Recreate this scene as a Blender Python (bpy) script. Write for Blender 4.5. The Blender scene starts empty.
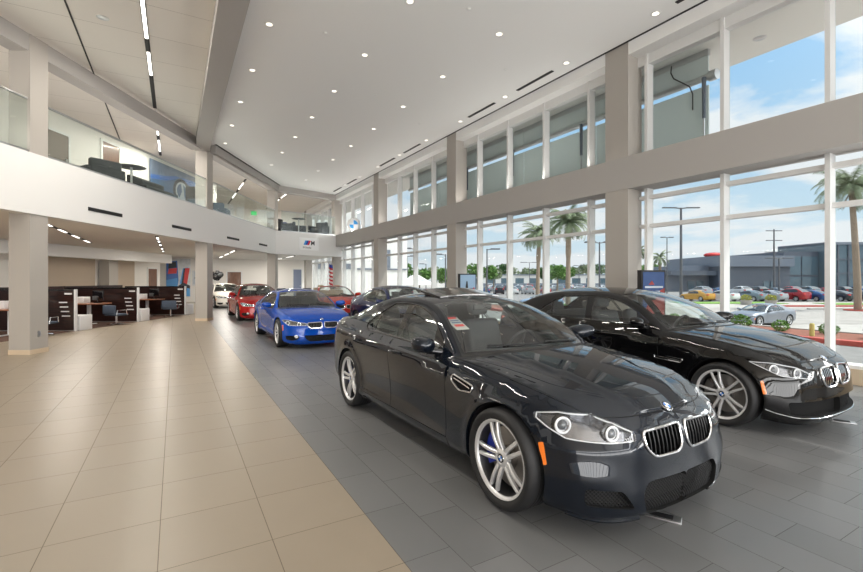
import bpy, bmesh, math, random
import numpy as np
from mathutils import Vector, Matrix, geometry
random.seed(7)
PI = math.pi
SC = bpy.context.scene
COL = SC.collection
R = math.radians

# ---------------------------------------------------------------- materials
def mat(name, col=(.8, .8, .8), rough=.5, metal=0., coat=0., spec=.5, emit=None, estr=0., alpha=None, crough=.03):
    m = bpy.data.materials.new(name); m.use_nodes = True
    b = m.node_tree.nodes['Principled BSDF']
    b.inputs['Base Color'].default_value = (*col, 1)
    b.inputs['Roughness'].default_value = rough
    b.inputs['Metallic'].default_value = metal
    b.inputs['Specular IOR Level'].default_value = spec
    b.inputs['Coat Weight'].default_value = coat
    b.inputs['Coat Roughness'].default_value = crough
    if emit:
        b.inputs['Emission Color'].default_value = (*emit, 1)
        b.inputs['Emission Strength'].default_value = estr
    return m

def noisy(m, scale=8, amount=.08, bump=0., detail=4, coord='Object', bscale=None):
    """small procedural variation of the base colour, and a fine bump"""
    nt = m.node_tree; N = nt.nodes; L = nt.links
    b = N['Principled BSDF']; c = b.inputs['Base Color'].default_value[:]
    tc = N.new('ShaderNodeTexCoord'); no = N.new('ShaderNodeTexNoise')
    no.inputs['Scale'].default_value = scale; no.inputs['Detail'].default_value = detail
    L.new(tc.outputs[coord], no.inputs['Vector'])
    r = N.new('ShaderNodeValToRGB')
    r.color_ramp.elements[0].position = .3; r.color_ramp.elements[1].position = .7
    r.color_ramp.elements[0].color = (*[x * (1 - amount) for x in c[:3]], 1)
    r.color_ramp.elements[1].color = (*[min(1, x * (1 + amount)) for x in c[:3]], 1)
    L.new(no.outputs['Fac'], r.inputs['Fac']); L.new(r.outputs['Color'], b.inputs['Base Color'])
    if bump:
        n2 = N.new('ShaderNodeTexNoise'); n2.inputs['Scale'].default_value = bscale or scale * 6
        L.new(tc.outputs[coord], n2.inputs['Vector'])
        bp = N.new('ShaderNodeBump'); bp.inputs['Strength'].default_value = bump; bp.inputs['Distance'].default_value = .01
        L.new(n2.outputs['Fac'], bp.inputs['Height']); L.new(bp.outputs['Normal'], b.inputs['Normal'])
    return m

def glassy(name, tint=(.9, .95, .93), refl=1.0, rough=0.0, ior=1.5):
    m = bpy.data.materials.new(name); m.use_nodes = True
    nt = m.node_tree; N = nt.nodes; L = nt.links
    N.remove(N['Principled BSDF'])
    out = N['Material Output']
    t = N.new('ShaderNodeBsdfTransparent'); t.inputs['Color'].default_value = (*tint, 1)
    g = N.new('ShaderNodeBsdfGlossy'); g.inputs['Roughness'].default_value = rough
    g.inputs['Color'].default_value = (refl, refl, refl, 1)
    ge = N.new('ShaderNodeNewGeometry'); dt = N.new('ShaderNodeVectorMath'); dt.operation = 'DOT_PRODUCT'
    L.new(ge.outputs['Incoming'], dt.inputs[0]); L.new(ge.outputs['Normal'], dt.inputs[1])
    def mth(op, x, y=None):
        n = N.new('ShaderNodeMath'); n.operation = op
        for i, q in enumerate((x, y)):
            if q is None: continue
            if isinstance(q, (int, float)): n.inputs[i].default_value = q
            else: L.new(q, n.inputs[i])
        return n.outputs[0]
    f0 = ((ior-1)/(ior+1))**2*1.6
    fac = mth('ADD', f0, mth('MULTIPLY', 1-f0, mth('POWER', mth('SUBTRACT', 1., mth('ABSOLUTE', dt.outputs['Value'])), 5.)))
    mx = N.new('ShaderNodeMixShader')
    L.new(fac, mx.inputs['Fac']); L.new(t.outputs['BSDF'], mx.inputs[1]); L.new(g.outputs['BSDF'], mx.inputs[2])
    L.new(mx.outputs['Shader'], out.inputs['Surface'])
    return m

# ---------------------------------------------------------------- objects
def tag(o, label=None, cat=None, group=None, kind=None):
    if label: o['label'] = label
    if cat: o['category'] = cat
    if group: o['group'] = group
    if kind: o['kind'] = kind
    return o

def empty(name, loc=(0, 0, 0), rz=0., label=None, cat=None, group=None):
    o = bpy.data.objects.new(name, None); COL.objects.link(o)
    o.empty_display_size = .1
    o.location = loc; o.rotation_euler = (0, 0, rz)
    return tag(o, label, cat, group)

def link(name, me, parent=None, label=None):
    o = bpy.data.objects.new(name, me); COL.objects.link(o)
    if parent: o.parent = parent
    if label: o['label'] = label
    return o

class MB:
    """collects shapes; build() links them as ONE mesh object"""
    def __init__(s): s.v = []; s.f = []; s.m = []; s.sm = []
    def add(s, vs, fs, mi=0, smooth=False):
        b = len(s.v); s.v += [tuple(map(float, p)) for p in vs]
        s.f += [tuple(b + i for i in f) for f in fs]; s.m += [mi] * len(fs); s.sm += [smooth] * len(fs)
        return s
    def box(s, lo, hi, mi=0):
        x0, y0, z0 = lo; x1, y1, z1 = hi
        return s.add([(x0,y0,z0),(x1,y0,z0),(x1,y1,z0),(x0,y1,z0),(x0,y0,z1),(x1,y0,z1),(x1,y1,z1),(x0,y1,z1)],
              [(0,3,2,1),(4,5,6,7),(0,1,5,4),(1,2,6,5),(2,3,7,6),(3,0,4,7)], mi)
    def cbox(s, c, d, mi=0): return s.box([c[i]-d[i]/2 for i in range(3)], [c[i]+d[i]/2 for i in range(3)], mi)
    def obox(s, M, d, mi=0):
        x, y, z = [q / 2 for q in d]
        vs = [M @ Vector(p) for p in [(-x,-y,-z),(x,-y,-z),(x,y,-z),(-x,y,-z),(-x,-y,z),(x,-y,z),(x,y,z),(-x,y,z)]]
        return s.add(vs, [(0,3,2,1),(4,5,6,7),(0,1,5,4),(1,2,6,5),(2,3,7,6),(3,0,4,7)], mi)
    def rbox(s, lo, hi, r=.02, mi=0, n=3):
        """box with rounded vertical-and-horizontal edges"""
        bm = bmesh.new(); bmesh.ops.create_cube(bm, size=1)
        for v in bm.verts:
            v.co = Vector([lo[i] + (v.co[i] + .5) * (hi[i] - lo[i]) for i in range(3)])
        bmesh.ops.bevel(bm, geom=bm.edges[:], offset=r, segments=n, profile=.5, affect='EDGES')
        bm.verts.index_update()
        s.add([v.co for v in bm.verts], [[v.index for v in f.verts] for f in bm.faces], mi, True); bm.free()
        return s
    def prism(s, poly, z0, z1, mi=0, axis='z'):
        """extrude a 2-D polygon between two levels"""
        n = len(poly)
        def P(a, b, c):
            return {'z': (a, b, c), 'y': (a, c, b), 'x': (c, a, b)}[axis]
        vs = [P(a, b, z0) for a, b in poly] + [P(a, b, z1) for a, b in poly]
        fs = [tuple(range(n))[::-1], tuple(range(n, 2 * n))] + [(i, (i+1) % n, n + (i+1) % n, n + i) for i in range(n)]
        return s.add(vs, fs, mi)
    def tube(s, pts, r, n=8, mi=0, closed=False, caps=True):
        pts = [Vector(p) for p in pts]; k = len(pts)
        rs = r if hasattr(r, '__len__') else [r] * k
        vs = []; up = None
        for i, p in enumerate(pts):
            a = pts[(i-1) % k] if (closed or i > 0) else p
            b = pts[(i+1) % k] if (closed or i < k-1) else p
            t = (b - a).normalized()
            if up is None:
                up = t.orthogonal().normalized()
            up = (up - t * up.dot(t))
            up = up.normalized() if up.length > 1e-6 else t.orthogonal().normalized()
            w = t.cross(up)
            for j in range(n):
                an = 2 * PI * j / n
                vs.append(p + (up * math.cos(an) + w * math.sin(an)) * rs[i])
        fs = []
        for i in range(k if closed else k - 1):
            for j in range(n):
                fs.append((i*n+j, i*n+(j+1) % n, ((i+1) % k)*n+(j+1) % n, ((i+1) % k)*n+j))
        if caps and not closed:
            fs.append(tuple(range(n))[::-1]); fs.append(tuple((k-1)*n+j for j in range(n)))
        return s.add(vs, fs, mi, True)
    def lathe(s, prof, n=32, mi=0, axis='z', c=(0, 0, 0), smooth=True, cap=False):
        """revolve (radius, height) pairs"""
        vs = []
        for r, h in prof:
            for j in range(n):
                a = 2 * PI * j / n; x, y = r * math.cos(a), r * math.sin(a)
                p = {'z': (x, y, h), 'y': (x, h, -y), 'x': (h, x, y)}[axis]
                vs.append((p[0]+c[0], p[1]+c[1], p[2]+c[2]))
        fs = [(i*n+j, i*n+(j+1) % n, (i+1)*n+(j+1) % n, (i+1)*n+j) for i in range(len(prof)-1) for j in range(n)]
        s.add(vs, fs, mi, smooth)
        if cap:
            b = len(s.v) - len(vs)
            s.f += [tuple(b + j for j in range(n))[::-1], tuple(b + (len(prof)-1)*n + j for j in range(n))]
            s.m += [mi, mi]; s.sm += [False, False]
        return s
    def ball(s, c, r, n=12, mi=0, jit=0.):
        rr = r if hasattr(r, '__len__') else (r, r, r)
        vs = []; k = max(4, n // 2)
        for i in range(k + 1):
            t = PI * i / k
            for j in range(n):
                a = 2 * PI * j / n; q = 1 + (random.uniform(-jit, jit) if jit else 0)
                vs.append((c[0]+rr[0]*q*math.sin(t)*math.cos(a), c[1]+rr[1]*q*math.sin(t)*math.sin(a), c[2]+rr[2]*q*math.cos(t)))
        return s.add(vs, [(i*n+j, (i+1)*n+j, (i+1)*n+(j+1) % n, i*n+(j+1) % n) for i in range(k) for j in range(n)], mi, True)
    def mesh(s, name, mats):
        me = bpy.data.meshes.new(name); me.from_pydata(s.v, [], s.f)
        for m in (mats if isinstance(mats, (list, tuple)) else [mats]): me.materials.append(m)
        me.polygons.foreach_set('material_index', s.m); me.polygons.foreach_set('use_smooth', s.sm)
        bm = bmesh.new(); bm.from_mesh(me); bmesh.ops.remove_doubles(bm, verts=bm.verts, dist=1e-5)
        bmesh.ops.recalc_face_normals(bm, faces=bm.faces); bm.to_mesh(me); bm.free()
        me.update(); return me
    def build(s, name, mats, parent=None, label=None, angle=40):
        me = s.mesh(name, mats)
        if any(s.sm): me.set_sharp_from_angle(angle=R(angle))
        return link(name, me, parent, label)

def copy_tree(o, parent=None, label=None, group=None):
    c = o.copy(); COL.objects.link(c)
    if parent: c.parent = parent
    if label: c['label'] = label
    if group: c['group'] = group
    for ch in [x for x in KIDS.get(o.name, [])]: copy_tree(ch, c)
    return c
KIDS = {}
def index_kids():
    KIDS.clear()
    for o in bpy.data.objects:
        if o.parent: KIDS.setdefault(o.parent.name, []).append(o)

def nth(i): return ('first second third fourth fifth sixth seventh eighth ninth tenth eleventh twelfth thirteenth fourteenth fifteenth sixteenth'.split())[i]
def struct(o, name=None): o['kind'] = 'structure'; return o

# ---------------------------------------------------------------- splines
def _m2(x, Y):
    n = len(x); h = np.diff(x); A = np.zeros((n, n)); B = np.zeros((n,) + Y.shape[1:])
    A[0, 0] = A[-1, -1] = 1
    for i in range(1, n-1):
        A[i, i-1] = h[i-1]; A[i, i] = 2*(h[i-1]+h[i]); A[i, i+1] = h[i]
        B[i] = 6*((Y[i+1]-Y[i])/h[i] - (Y[i]-Y[i-1])/h[i-1])
    return np.linalg.solve(A, B)
class Spl:
    """natural cubic spline, vectorised, linear beyond its ends"""
    def __init__(s, x, y):
        s.x = np.asarray(x, float); s.y = np.asarray(y, float)
        s.M = _m2(s.x, s.y)
    def __call__(s, t):
        t = np.asarray(t, float); sh = t.shape; t = t.ravel()
        tc = np.clip(t, s.x[0], s.x[-1])
        i = np.clip(np.searchsorted(s.x, tc, side='right')-1, 0, len(s.x)-2)
        h = s.x[i+1]-s.x[i]; a = (s.x[i+1]-tc)/h; b = (tc-s.x[i])/h
        if s.y.ndim > 1: h = h[:, None]; a = a[:, None]; b = b[:, None]
        r = a*s.y[i]+b*s.y[i+1]+((a**3-a)*s.M[i]+(b**3-b)*s.M[i+1])*h*h/6
        return r.reshape(sh + s.y.shape[1:])
def smooth01(t): t = np.clip(t, 0, 1); return t*t*(3-2*t)
def inpoly(pts, poly):
    x, y = pts[:, 0], pts[:, 1]; ins = np.zeros(len(pts), bool); n = len(poly)
    for i in range(n):
        x0, y0 = poly[i]; x1, y1 = poly[(i+1) % n]
        if y0 == y1: continue
        c = ((y0 > y) != (y1 > y)) & (x < (x1-x0)*(y-y0)/(y1-y0)+x0)
        ins ^= c
    return ins
def dense(poly, step=.03, closed=True):
    out = []; n = len(poly)
    for i in range(n if closed else n-1):
        a = np.array(poly[i], float); b = np.array(poly[(i+1) % n], float)
        k = max(1, int(np.ceil(np.linalg.norm(b-a)/step)))
        out += [tuple(a+(b-a)*j/k) for j in range(k)]
    if not closed: out.append(tuple(poly[-1]))
    return out
def rounded(poly, rr=.02, n=4):
    """round the corners of a closed polygon"""
    out = []; k = len(poly)
    rs = rr if hasattr(rr, '__len__') else [rr]*k
    for i in range(k):
        p = np.array(poly[i], float); a = np.array(poly[i-1], float); b = np.array(poly[(i+1) % k], float)
        da = a-p; db = b-p; la = np.linalg.norm(da); lb = np.linalg.norm(db)
        r = min(rs[i], la*.45, lb*.45)
        q0 = p+da/la*r; q1 = p+db/lb*r
        for j in range(n+1):
            t = j/n; out.append(tuple((1-t)**2*q0+2*t*(1-t)*p+t*t*q1))
    return out
M = {}
def paint(name, col, metal=.55, rough=.34, coat=1., spec=.0):
    m = mat(name, col, rough, metal, coat, spec, crough=.012); m.node_tree.nodes['Principled BSDF'].inputs['Coat IOR'].default_value = 1.5; return m
M['paint_grey'] = paint('metallic dark grey paint', (.006, .0095, .0165), .3, .34)
M['paint_black'] = paint('black paint', (.004, .004, .0045), .0, .35)
M['paint_blue'] = paint('bright blue paint', (.004, .070, .43), .15, .32)
M['paint_red'] = paint('red paint', (.42, .012, .012), .25, .32)
M['paint_orange_red'] = paint('orange red paint', (.50, .022, .010), .25, .32)
M['paint_white'] = paint('white paint', (.78, .75, .68), .0, .35)
M['paint_navy'] = paint('navy paint', (.010, .020, .085), .45, .32)
M['paint_silver'] = paint('silver grey paint', (.23, .25, .29), .7, .35)
M['rubber'] = mat('tyre rubber', (.012, .012, .013), .62)
M['groove'] = mat('tread groove', (.004, .004, .004), .9)
M['rim'] = mat('silver alloy', (.74, .74, .745), .34, .55)
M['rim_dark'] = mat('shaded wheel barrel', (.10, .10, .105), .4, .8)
M['disc'] = mat('brake disc steel', (.33, .31, .29), .38, .9)
M['caliper_blue'] = mat('blue caliper', (.01, .03, .35), .35, 0., .6)
M['chrome'] = mat('chrome', (.82, .83, .85), .06, 1.)
M['mirror'] = mat('mirror glass', (.7, .72, .75), .01, 1.)
M['black_gloss'] = mat('gloss black trim', (.005, .005, .006), .12, 0, .6)
M['slat_black'] = mat('black grille slat', (.004, .004, .0045), .35, 0, 0, .25)
M['black_plastic'] = mat('black plastic', (.012, .012, .013), .55)
M['black_hole'] = mat('black recess', (.004, .004, .004), .8)
M['lining'] = mat('dark cabin lining', (.022, .022, .024), .75)
M['headliner'] = mat('grey headliner', (.16, .155, .15), .85)
M['seat'] = noisy(mat('dark leather', (.055, .057, .062), .5), 30, .15)
M['seat_tan'] = noisy(mat('beige leather', (.42, .33, .23), .5), 30, .1)
M['dash'] = mat('dashboard skin', (.018, .018, .02), .55)
M['car_glass'] = glassy('car glass', (.88, .93, .91), 1., ior=1.68)
M['far_glass'] = mat('dark car glass', (.03, .04, .05), .05, 0, .5)
M['lamp_glass'] = glassy('headlight glass', (.97, .98, .99), 1., ior=1.45)
M['lamp_clear'] = mat('headlight', (.75, .78, .8), .12, .4, 1.)
M['lamp_silver'] = mat('lamp housing', (.26, .265, .28), .2, .85)
M['lamp_white'] = mat('lamp ring', (.92, .93, .95), .25)
M['projector'] = mat('projector lens', (.10, .11, .12), .03, .2, 1.)
M['lamp_red'] = mat('red lamp', (.60, .03, .02), .12, 0, 1.)
M['amber'] = mat('orange reflector', (.95, .22, .02), .2, 0, .8)
M['emb_blue'] = mat('emblem blue', (.02, .16, .55), .2, 0, 1.)
M['emb_white'] = mat('emblem white', (.85, .86, .88), .2, 0, 1.)
M['emb_black'] = mat('emblem black', (.01, .01, .012), .2, 0, 1.)
def tile_mat(name, x0, wx, y0, wy, stagger, col, var, grout, gw, rough, bumpy=.0, mott=.06):
    m = mat(name, col, rough); nt = m.node_tree; N = nt.nodes; L = nt.links; b = N['Principled BSDF']
    g = N.new('ShaderNodeNewGeometry'); sp = N.new('ShaderNodeSeparateXYZ'); L.new(g.outputs['Position'], sp.inputs[0])
    def mth(op, a, c=None, d=None):
        n = N.new('ShaderNodeMath'); n.operation = op
        for i, q in enumerate((a, c, d)):
            if q is None: continue
            if isinstance(q, (int, float)): n.inputs[i].default_value = q
            else: L.new(q, n.inputs[i])
        return n.outputs[0]
    u = mth('DIVIDE', mth('SUBTRACT', sp.outputs['X'], x0), wx); row = mth('FLOOR', u); fu = mth('SUBTRACT', u, row)
    v = mth('ADD', mth('DIVIDE', mth('SUBTRACT', sp.outputs['Y'], y0), wy), mth('MULTIPLY', row, stagger)); cl = mth('FLOOR', v); fv = mth('SUBTRACT', v, cl)
    du = mth('MULTIPLY', mth('MINIMUM', fu, mth('SUBTRACT', 1., fu)), wx); dv = mth('MULTIPLY', mth('MINIMUM', fv, mth('SUBTRACT', 1., fv)), wy)
    dd = mth('MINIMUM', du, dv); gm = mth('LESS_THAN', dd, gw/2)
    cb = N.new('ShaderNodeCombineXYZ'); L.new(row, cb.inputs[0]); L.new(cl, cb.inputs[1])
    wn = N.new('ShaderNodeTexWhiteNoise'); L.new(cb.outputs[0], wn.inputs['Vector'])
    no = N.new('ShaderNodeTexNoise'); no.inputs['Scale'].default_value = 3.; no.inputs['Detail'].default_value = 6; L.new(g.outputs['Position'], no.inputs['Vector'])
    f = mth('ADD', mth('MULTIPLY', mth('SUBTRACT', wn.outputs['Value'], .5), var*2), mth('MULTIPLY', mth('SUBTRACT', no.outputs['Fac'], .5), mott*2))
    vm = N.new('ShaderNodeMix'); vm.data_type = 'RGBA'; vm.blend_type = 'MULTIPLY'; vm.inputs[0].default_value = 1
    vm.inputs[6].default_value = (*col, 1)
    cc = N.new('ShaderNodeCombineColor'); s = mth('ADD', f, 1.)
    for i in range(3): L.new(s, cc.inputs[i])
    L.new(cc.outputs[0], vm.inputs[7])
    mx = N.new('ShaderNodeMix'); mx.data_type = 'RGBA'; L.new(gm, mx.inputs[0]); L.new(vm.outputs[2], mx.inputs[6]); mx.inputs[7].default_value = (*grout, 1)
    L.new(mx.outputs[2], b.inputs['Base Color'])
    rr = mth('ADD', rough-.05, mth('MULTIPLY', no.outputs['Fac'], .1)); L.new(mth('ADD', rr, mth('MULTIPLY', gm, .4)), b.inputs['Roughness'])
    bp = N.new('ShaderNodeBump'); bp.inputs['Strength'].default_value = .25; bp.inputs['Distance'].default_value = .002; bp.invert = True
    L.new(gm, bp.inputs['Height']); L.new(bp.outputs['Normal'], b.inputs['Normal'])
    return m
M['tile_beige'] = tile_mat('beige floor tile', .523, .607, 2.884, .607, 0., (.31, .258, .195), .03, (.155, .125, .092), .005, .34)
M['tile_grey'] = tile_mat('grey floor plank', 1.13, .303, 2.884, .607, .36, (.168, .170, .172), .09, (.078, .077, .076), .004, .33)
M['panel_ceiling'] = tile_mat('ceiling panel', -.53, 30., 1.3, 1.25, 0., (.76, .72, .665), .01, (.46, .42, .38), .012, .9, mott=.01)
M['ceiling_white'] = mat('ceiling plaster', (.86, .855, .84), .85)
M['wall_white'] = mat('white plaster', (.82, .815, .80), .7)
M['sign_white'] = mat('white sign board', (.93, .93, .93), .4)
M['wall_warm'] = mat('warm white plaster', (.84, .81, .765), .75)
M['wall_beige'] = mat('beige wall panel', (.50, .41, .32), .7)
M['taupe'] = mat('column paint', (.42, .39, .355), .6)
M['beam_paint'] = mat('beam paint', (.40, .38, .36), .6)
M['frame_white'] = mat('window frame white', (.72, .72, .71), .45)
M['slot'] = mat('black slot', (.008, .008, .008), .6)
M['pane'] = glassy('window glass', (.94, .965, .965), .42, ior=1.42)
M['rail_glass'] = glassy('railing glass', (.93, .97, .955), .8, ior=1.4)
M['steel'] = mat('brushed steel', (.55, .56, .57), .3, .9)
M['light_lens'] = mat('lamp lens', (1, 1, 1), .5, emit=(1, .90, .74), estr=2.2)
M['line_lens'] = mat('linear lamp lens', (1, 1, 1), .5, emit=(1, .95, .88), estr=3.)
M['trim_white'] = mat('lamp trim', (.8, .8, .78), .4)
M['dark_wood'] = None
def wood(name, c0, c1, scale=(1, 1, 18), rough=.3, coat=.3):
    m = mat(name, c0, rough, 0, coat); nt = m.node_tree; N = nt.nodes; L = nt.links; b = N['Principled BSDF']
    tc = N.new('ShaderNodeTexCoord'); mp = N.new('ShaderNodeMapping'); mp.inputs['Scale'].default_value = scale; L.new(tc.outputs['Object'], mp.inputs['Vector'])
    no = N.new('ShaderNodeTexNoise'); no.inputs['Scale'].default_value = 2.2; no.inputs['Detail'].default_value = 6; L.new(mp.outputs[0], no.inputs['Vector'])
    r = N.new('ShaderNodeValToRGB'); r.color_ramp.elements[0].position = .35; r.color_ramp.elements[1].position = .68
    r.color_ramp.elements[0].color = (*c0, 1); r.color_ramp.elements[1].color = (*c1, 1); L.new(no.outputs['Fac'], r.inputs['Fac']); L.new(r.outputs['Color'], b.inputs['Base Color'])
    return m
M['dark_wood'] = wood('dark wenge veneer', (.006, .003, .003), (.034, .011, .008))
M['red_wood'] = wood('cherry desk top', (.20, .075, .035), (.34, .14, .07), (1, 14, 1), .35)
M['door_wood'] = wood('brown door veneer', (.12, .05, .025), (.21, .09, .045), (9, 9, 1), .4)
M['grey_door'] = mat('taupe door', (.20, .16, .13), .5)
M['white_metal'] = mat('white metal', (.75, .75, .76), .35, 0, .3)
M['blue_fabric'] = noisy(mat('grey blue fabric', (.055, .075, .11), .8), 40, .2)
M['dark_fabric'] = noisy(mat('charcoal fabric', (.022, .026, .028), .8), 40, .2)
# ---------------------------------------------------------------- car body surfaces
HS = np.array([0, .07, .16, .3, .45, .6, .74, .87, .95, 1.])
ZERO = np.zeros

class Body:
    """Half of a car body. Local axes: x runs back from the front axle, y to the car's right, z up."""
    def __init__(s, S):
        s.S = S
        o = np.array(S['outline'], float)                     # x, y, zb, zs
        f = lambda r: np.c_[r[:, 0], -r[:, 1], r[:, 2], r[:, 3]]
        pts = np.vstack([f(o[3:0:-1]), o, f(o[-2:-5:-1])])
        d = np.r_[0, np.cumsum(np.linalg.norm(np.diff(pts[:, :2], axis=0), axis=1))]
        d -= d[3]
        sp = Spl(d, pts)
        t = np.linspace(d[1], d[-2], 9000); q = sp(t)
        L = np.r_[0, np.cumsum(np.linalg.norm(np.diff(q[:, :2], axis=0), axis=1))]
        L -= np.interp(0, t, L)
        s.tL = L; s.q = q; s.sp = sp; s.tt = t
        s.keyL = np.interp(d[3:3+len(o)], t, L); s.Lmax = s.keyL[-1]
        k = sorted(S['prof'])
        s.dsp = Spl(s.keyL[k], np.array([S['prof'][i] for i in k], float))
        s.hsp = Spl(HS, np.eye(len(HS)))
        # inverse look-ups
        m = (L >= 0) & (L <= s.Lmax); Lm, qm = L[m], q[m]
        i0, i1 = np.argmin(qm[:, 0]), np.argmax(qm[:, 0])
        half = qm[:, 0] > -9
        a = slice(i0, i1+1); s._Lx = Lm[a]; s._x = np.maximum.accumulate(qm[a, 0])
        b = Lm < s.keyL[len(o)//2]; s._Ly = Lm[b]; s._y = np.maximum.accumulate(qm[b, 1])
        c = Lm > s.keyL[len(o)//2]; s._Lr = Lm[c][::-1]; s._yr = np.maximum.accumulate(qm[c, 1][::-1])
        s.xf, s.xr = S['xf'], S['xr']; s.Ra = S['arch_r']; s.zw = S['wheel_r']
        s.Lc = s.LX(S['rail'][0][0]); s.Ld = s.LX(S['rail'][-1][0])
        A = s.W(np.array([s.Lc]), s.zs(np.array([s.Lc])))[0]; C = s.W(np.array([s.Ld]), s.zs(np.array([s.Ld])))[0]
        r = np.array(S['rail'], float); r[0] = A; r[-1] = C
        s.xA, s.xC = A[0], C[0]
        s.railsp = Spl(r[:, 0], r[:, 1:]); s.railx = r[:, 0]
        s.bow = Spl(r[:, 0], S['bow']); s.zc = Spl(r[:, 0], S['zc'])
        s.p = S.get('p', 2.3)
    def LX(s, x): return float(np.interp(x, s._x, s._Lx))
    def LY(s, y): return float(np.interp(y, s._y, s._Ly))
    def LR(s, y): return float(np.interp(y, s._yr, s._Lr))
    def out(s, L): return s.sp(np.interp(L, s.tL, s.tt))
    def zs(s, L): return s.out(L)[..., 3]
    def W(s, L, z):
        """the wall of the body: side, front and rear as one surface over (arc length, height)"""
        L = np.asarray(L, float); z = np.asarray(z, float)
        q = s.out(L); e = .01; g = s.out(L+e)-s.out(L-e)
        n = np.c_[-g[:, 1], g[:, 0]]; n /= np.linalg.norm(n, axis=1)[:, None]
        h = (z-q[:, 2])/(q[:, 3]-q[:, 2])
        D = (s.hsp(h)*s.dsp(L)).sum(1)
        x, y = q[:, 0], q[:, 1]
        for xw in (s.xf, s.xr):                                 # flared wheel arches
            r = np.hypot(x-xw, z-s.zw)
            D = D - s.S.get('flare', .014)*np.exp(-((r-s.Ra)/.055)**2)*smooth01((np.abs(y)-.6)/.2)
        for fn in s.S.get('mods', ()): D = D - fn(x, y, z)
        return np.c_[x-n[:, 0]*D, y-n[:, 1]*D, z]
    # hood and boot lid
    def _lid(s, L, q, L0, L1, P0, P1, zc):
        v = np.abs(1-q); Sd = s.W(L, s.zs(L))
        S0 = s.W(np.array([L0]), s.zs(np.array([L0])))[0]; S1 = s.W(np.array([L1]), s.zs(np.array([L1])))[0]
        g = (Sd[:, 0]-S0[0])/(S1[0]-S0[0])
        ax = P0+(P1-P0)*g; az = zc(ax)
        return np.c_[ax+(Sd[:, 0]-ax)*v**2, Sd[:, 1]*(1-q), az+(Sd[:, 2]-az)*v**s.p]
    def hood(s, L, q):
        S0 = s.W(np.array([0.]), s.zs(np.array([0.])))[0]
        xe = s.xA+float(s.bow(s.xA))
        if not hasattr(s, '_hz'):
            hz = [(S0[0], S0[2])]+list(s.S['hoodz'])+[(xe, float(s.zc(s.xA)))]
            s._hz = Spl([a for a, b in hz], [b for a, b in hz])
        P = s._lid(L, q, 0., s.Lc, S0[0], xe, s._hz)
        if 'hood_mod' in s.S: P[:, 2] += s.S['hood_mod'](P[:, 0], np.abs(P[:, 1]))*smooth01((np.abs(q))/.2)
        return P
    def deck(s, L, q):
        S0 = s.W(np.array([s.Lmax]), s.zs(np.array([s.Lmax])))[0]
        xe = s.xC+float(s.bow(s.xC)); ze = float(s.zc(s.xC))
        f = lambda x: ze+(S0[2]-ze)*np.clip((x-xe)/(S0[0]-xe), -1, 2)
        return s._lid(L, q, s.Lmax, s.Ld, S0[0], xe, f)
    # cabin
    def rail(s, x):
        r = s.railsp(x); return r[..., 0], r[..., 1]
    def belt(s, x):
        L = np.interp(x, s._x, s._Lx); return s.W(L, s.zs(L))
    def side(s, x, w):
        w = w/.4; b = s.belt(x); ry, rz = s.rail(x)
        z = b[:, 2]+(rz-b[:, 2])*w; y = b[:, 1]+(ry-b[:, 1])*w
        k = np.clip((rz-b[:, 2])/.35, 0, 1)
        y = y+k*.028*4*w*(1-w)*.8
        return np.c_[b[:, 0]*0+x, y, z]
    def sidew(s, x, z):
        x = np.asarray(x, float); b = s.belt(x)[:, 2]; rz = s.rail(x)[1]
        return np.clip((z-b)/np.maximum(rz-b, 1e-3), 0, 1)*.4
    def roof(s, x, t):
        v = np.abs(1-t/.6); ry, rz = s.rail(x); c = s.zc(x); sgn = 1-t/.6
        return np.c_[x+s.bow(x)*(1-v**2), ry*sgn, c+(rz-c)*v**s.p]

def fd(ev, u, v, eu=.004, ev_=.004):
    a = ev(u+eu, v)-ev(u-eu, v); b = ev(u, v+ev_)-ev(u, v-ev_)
    n = np.cross(a, b); l = np.linalg.norm(n, axis=1)
    n[l < 1e-12] = (0, 1, .3); l[l < 1e-12] = 1
    return n/l[:, None]

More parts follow.
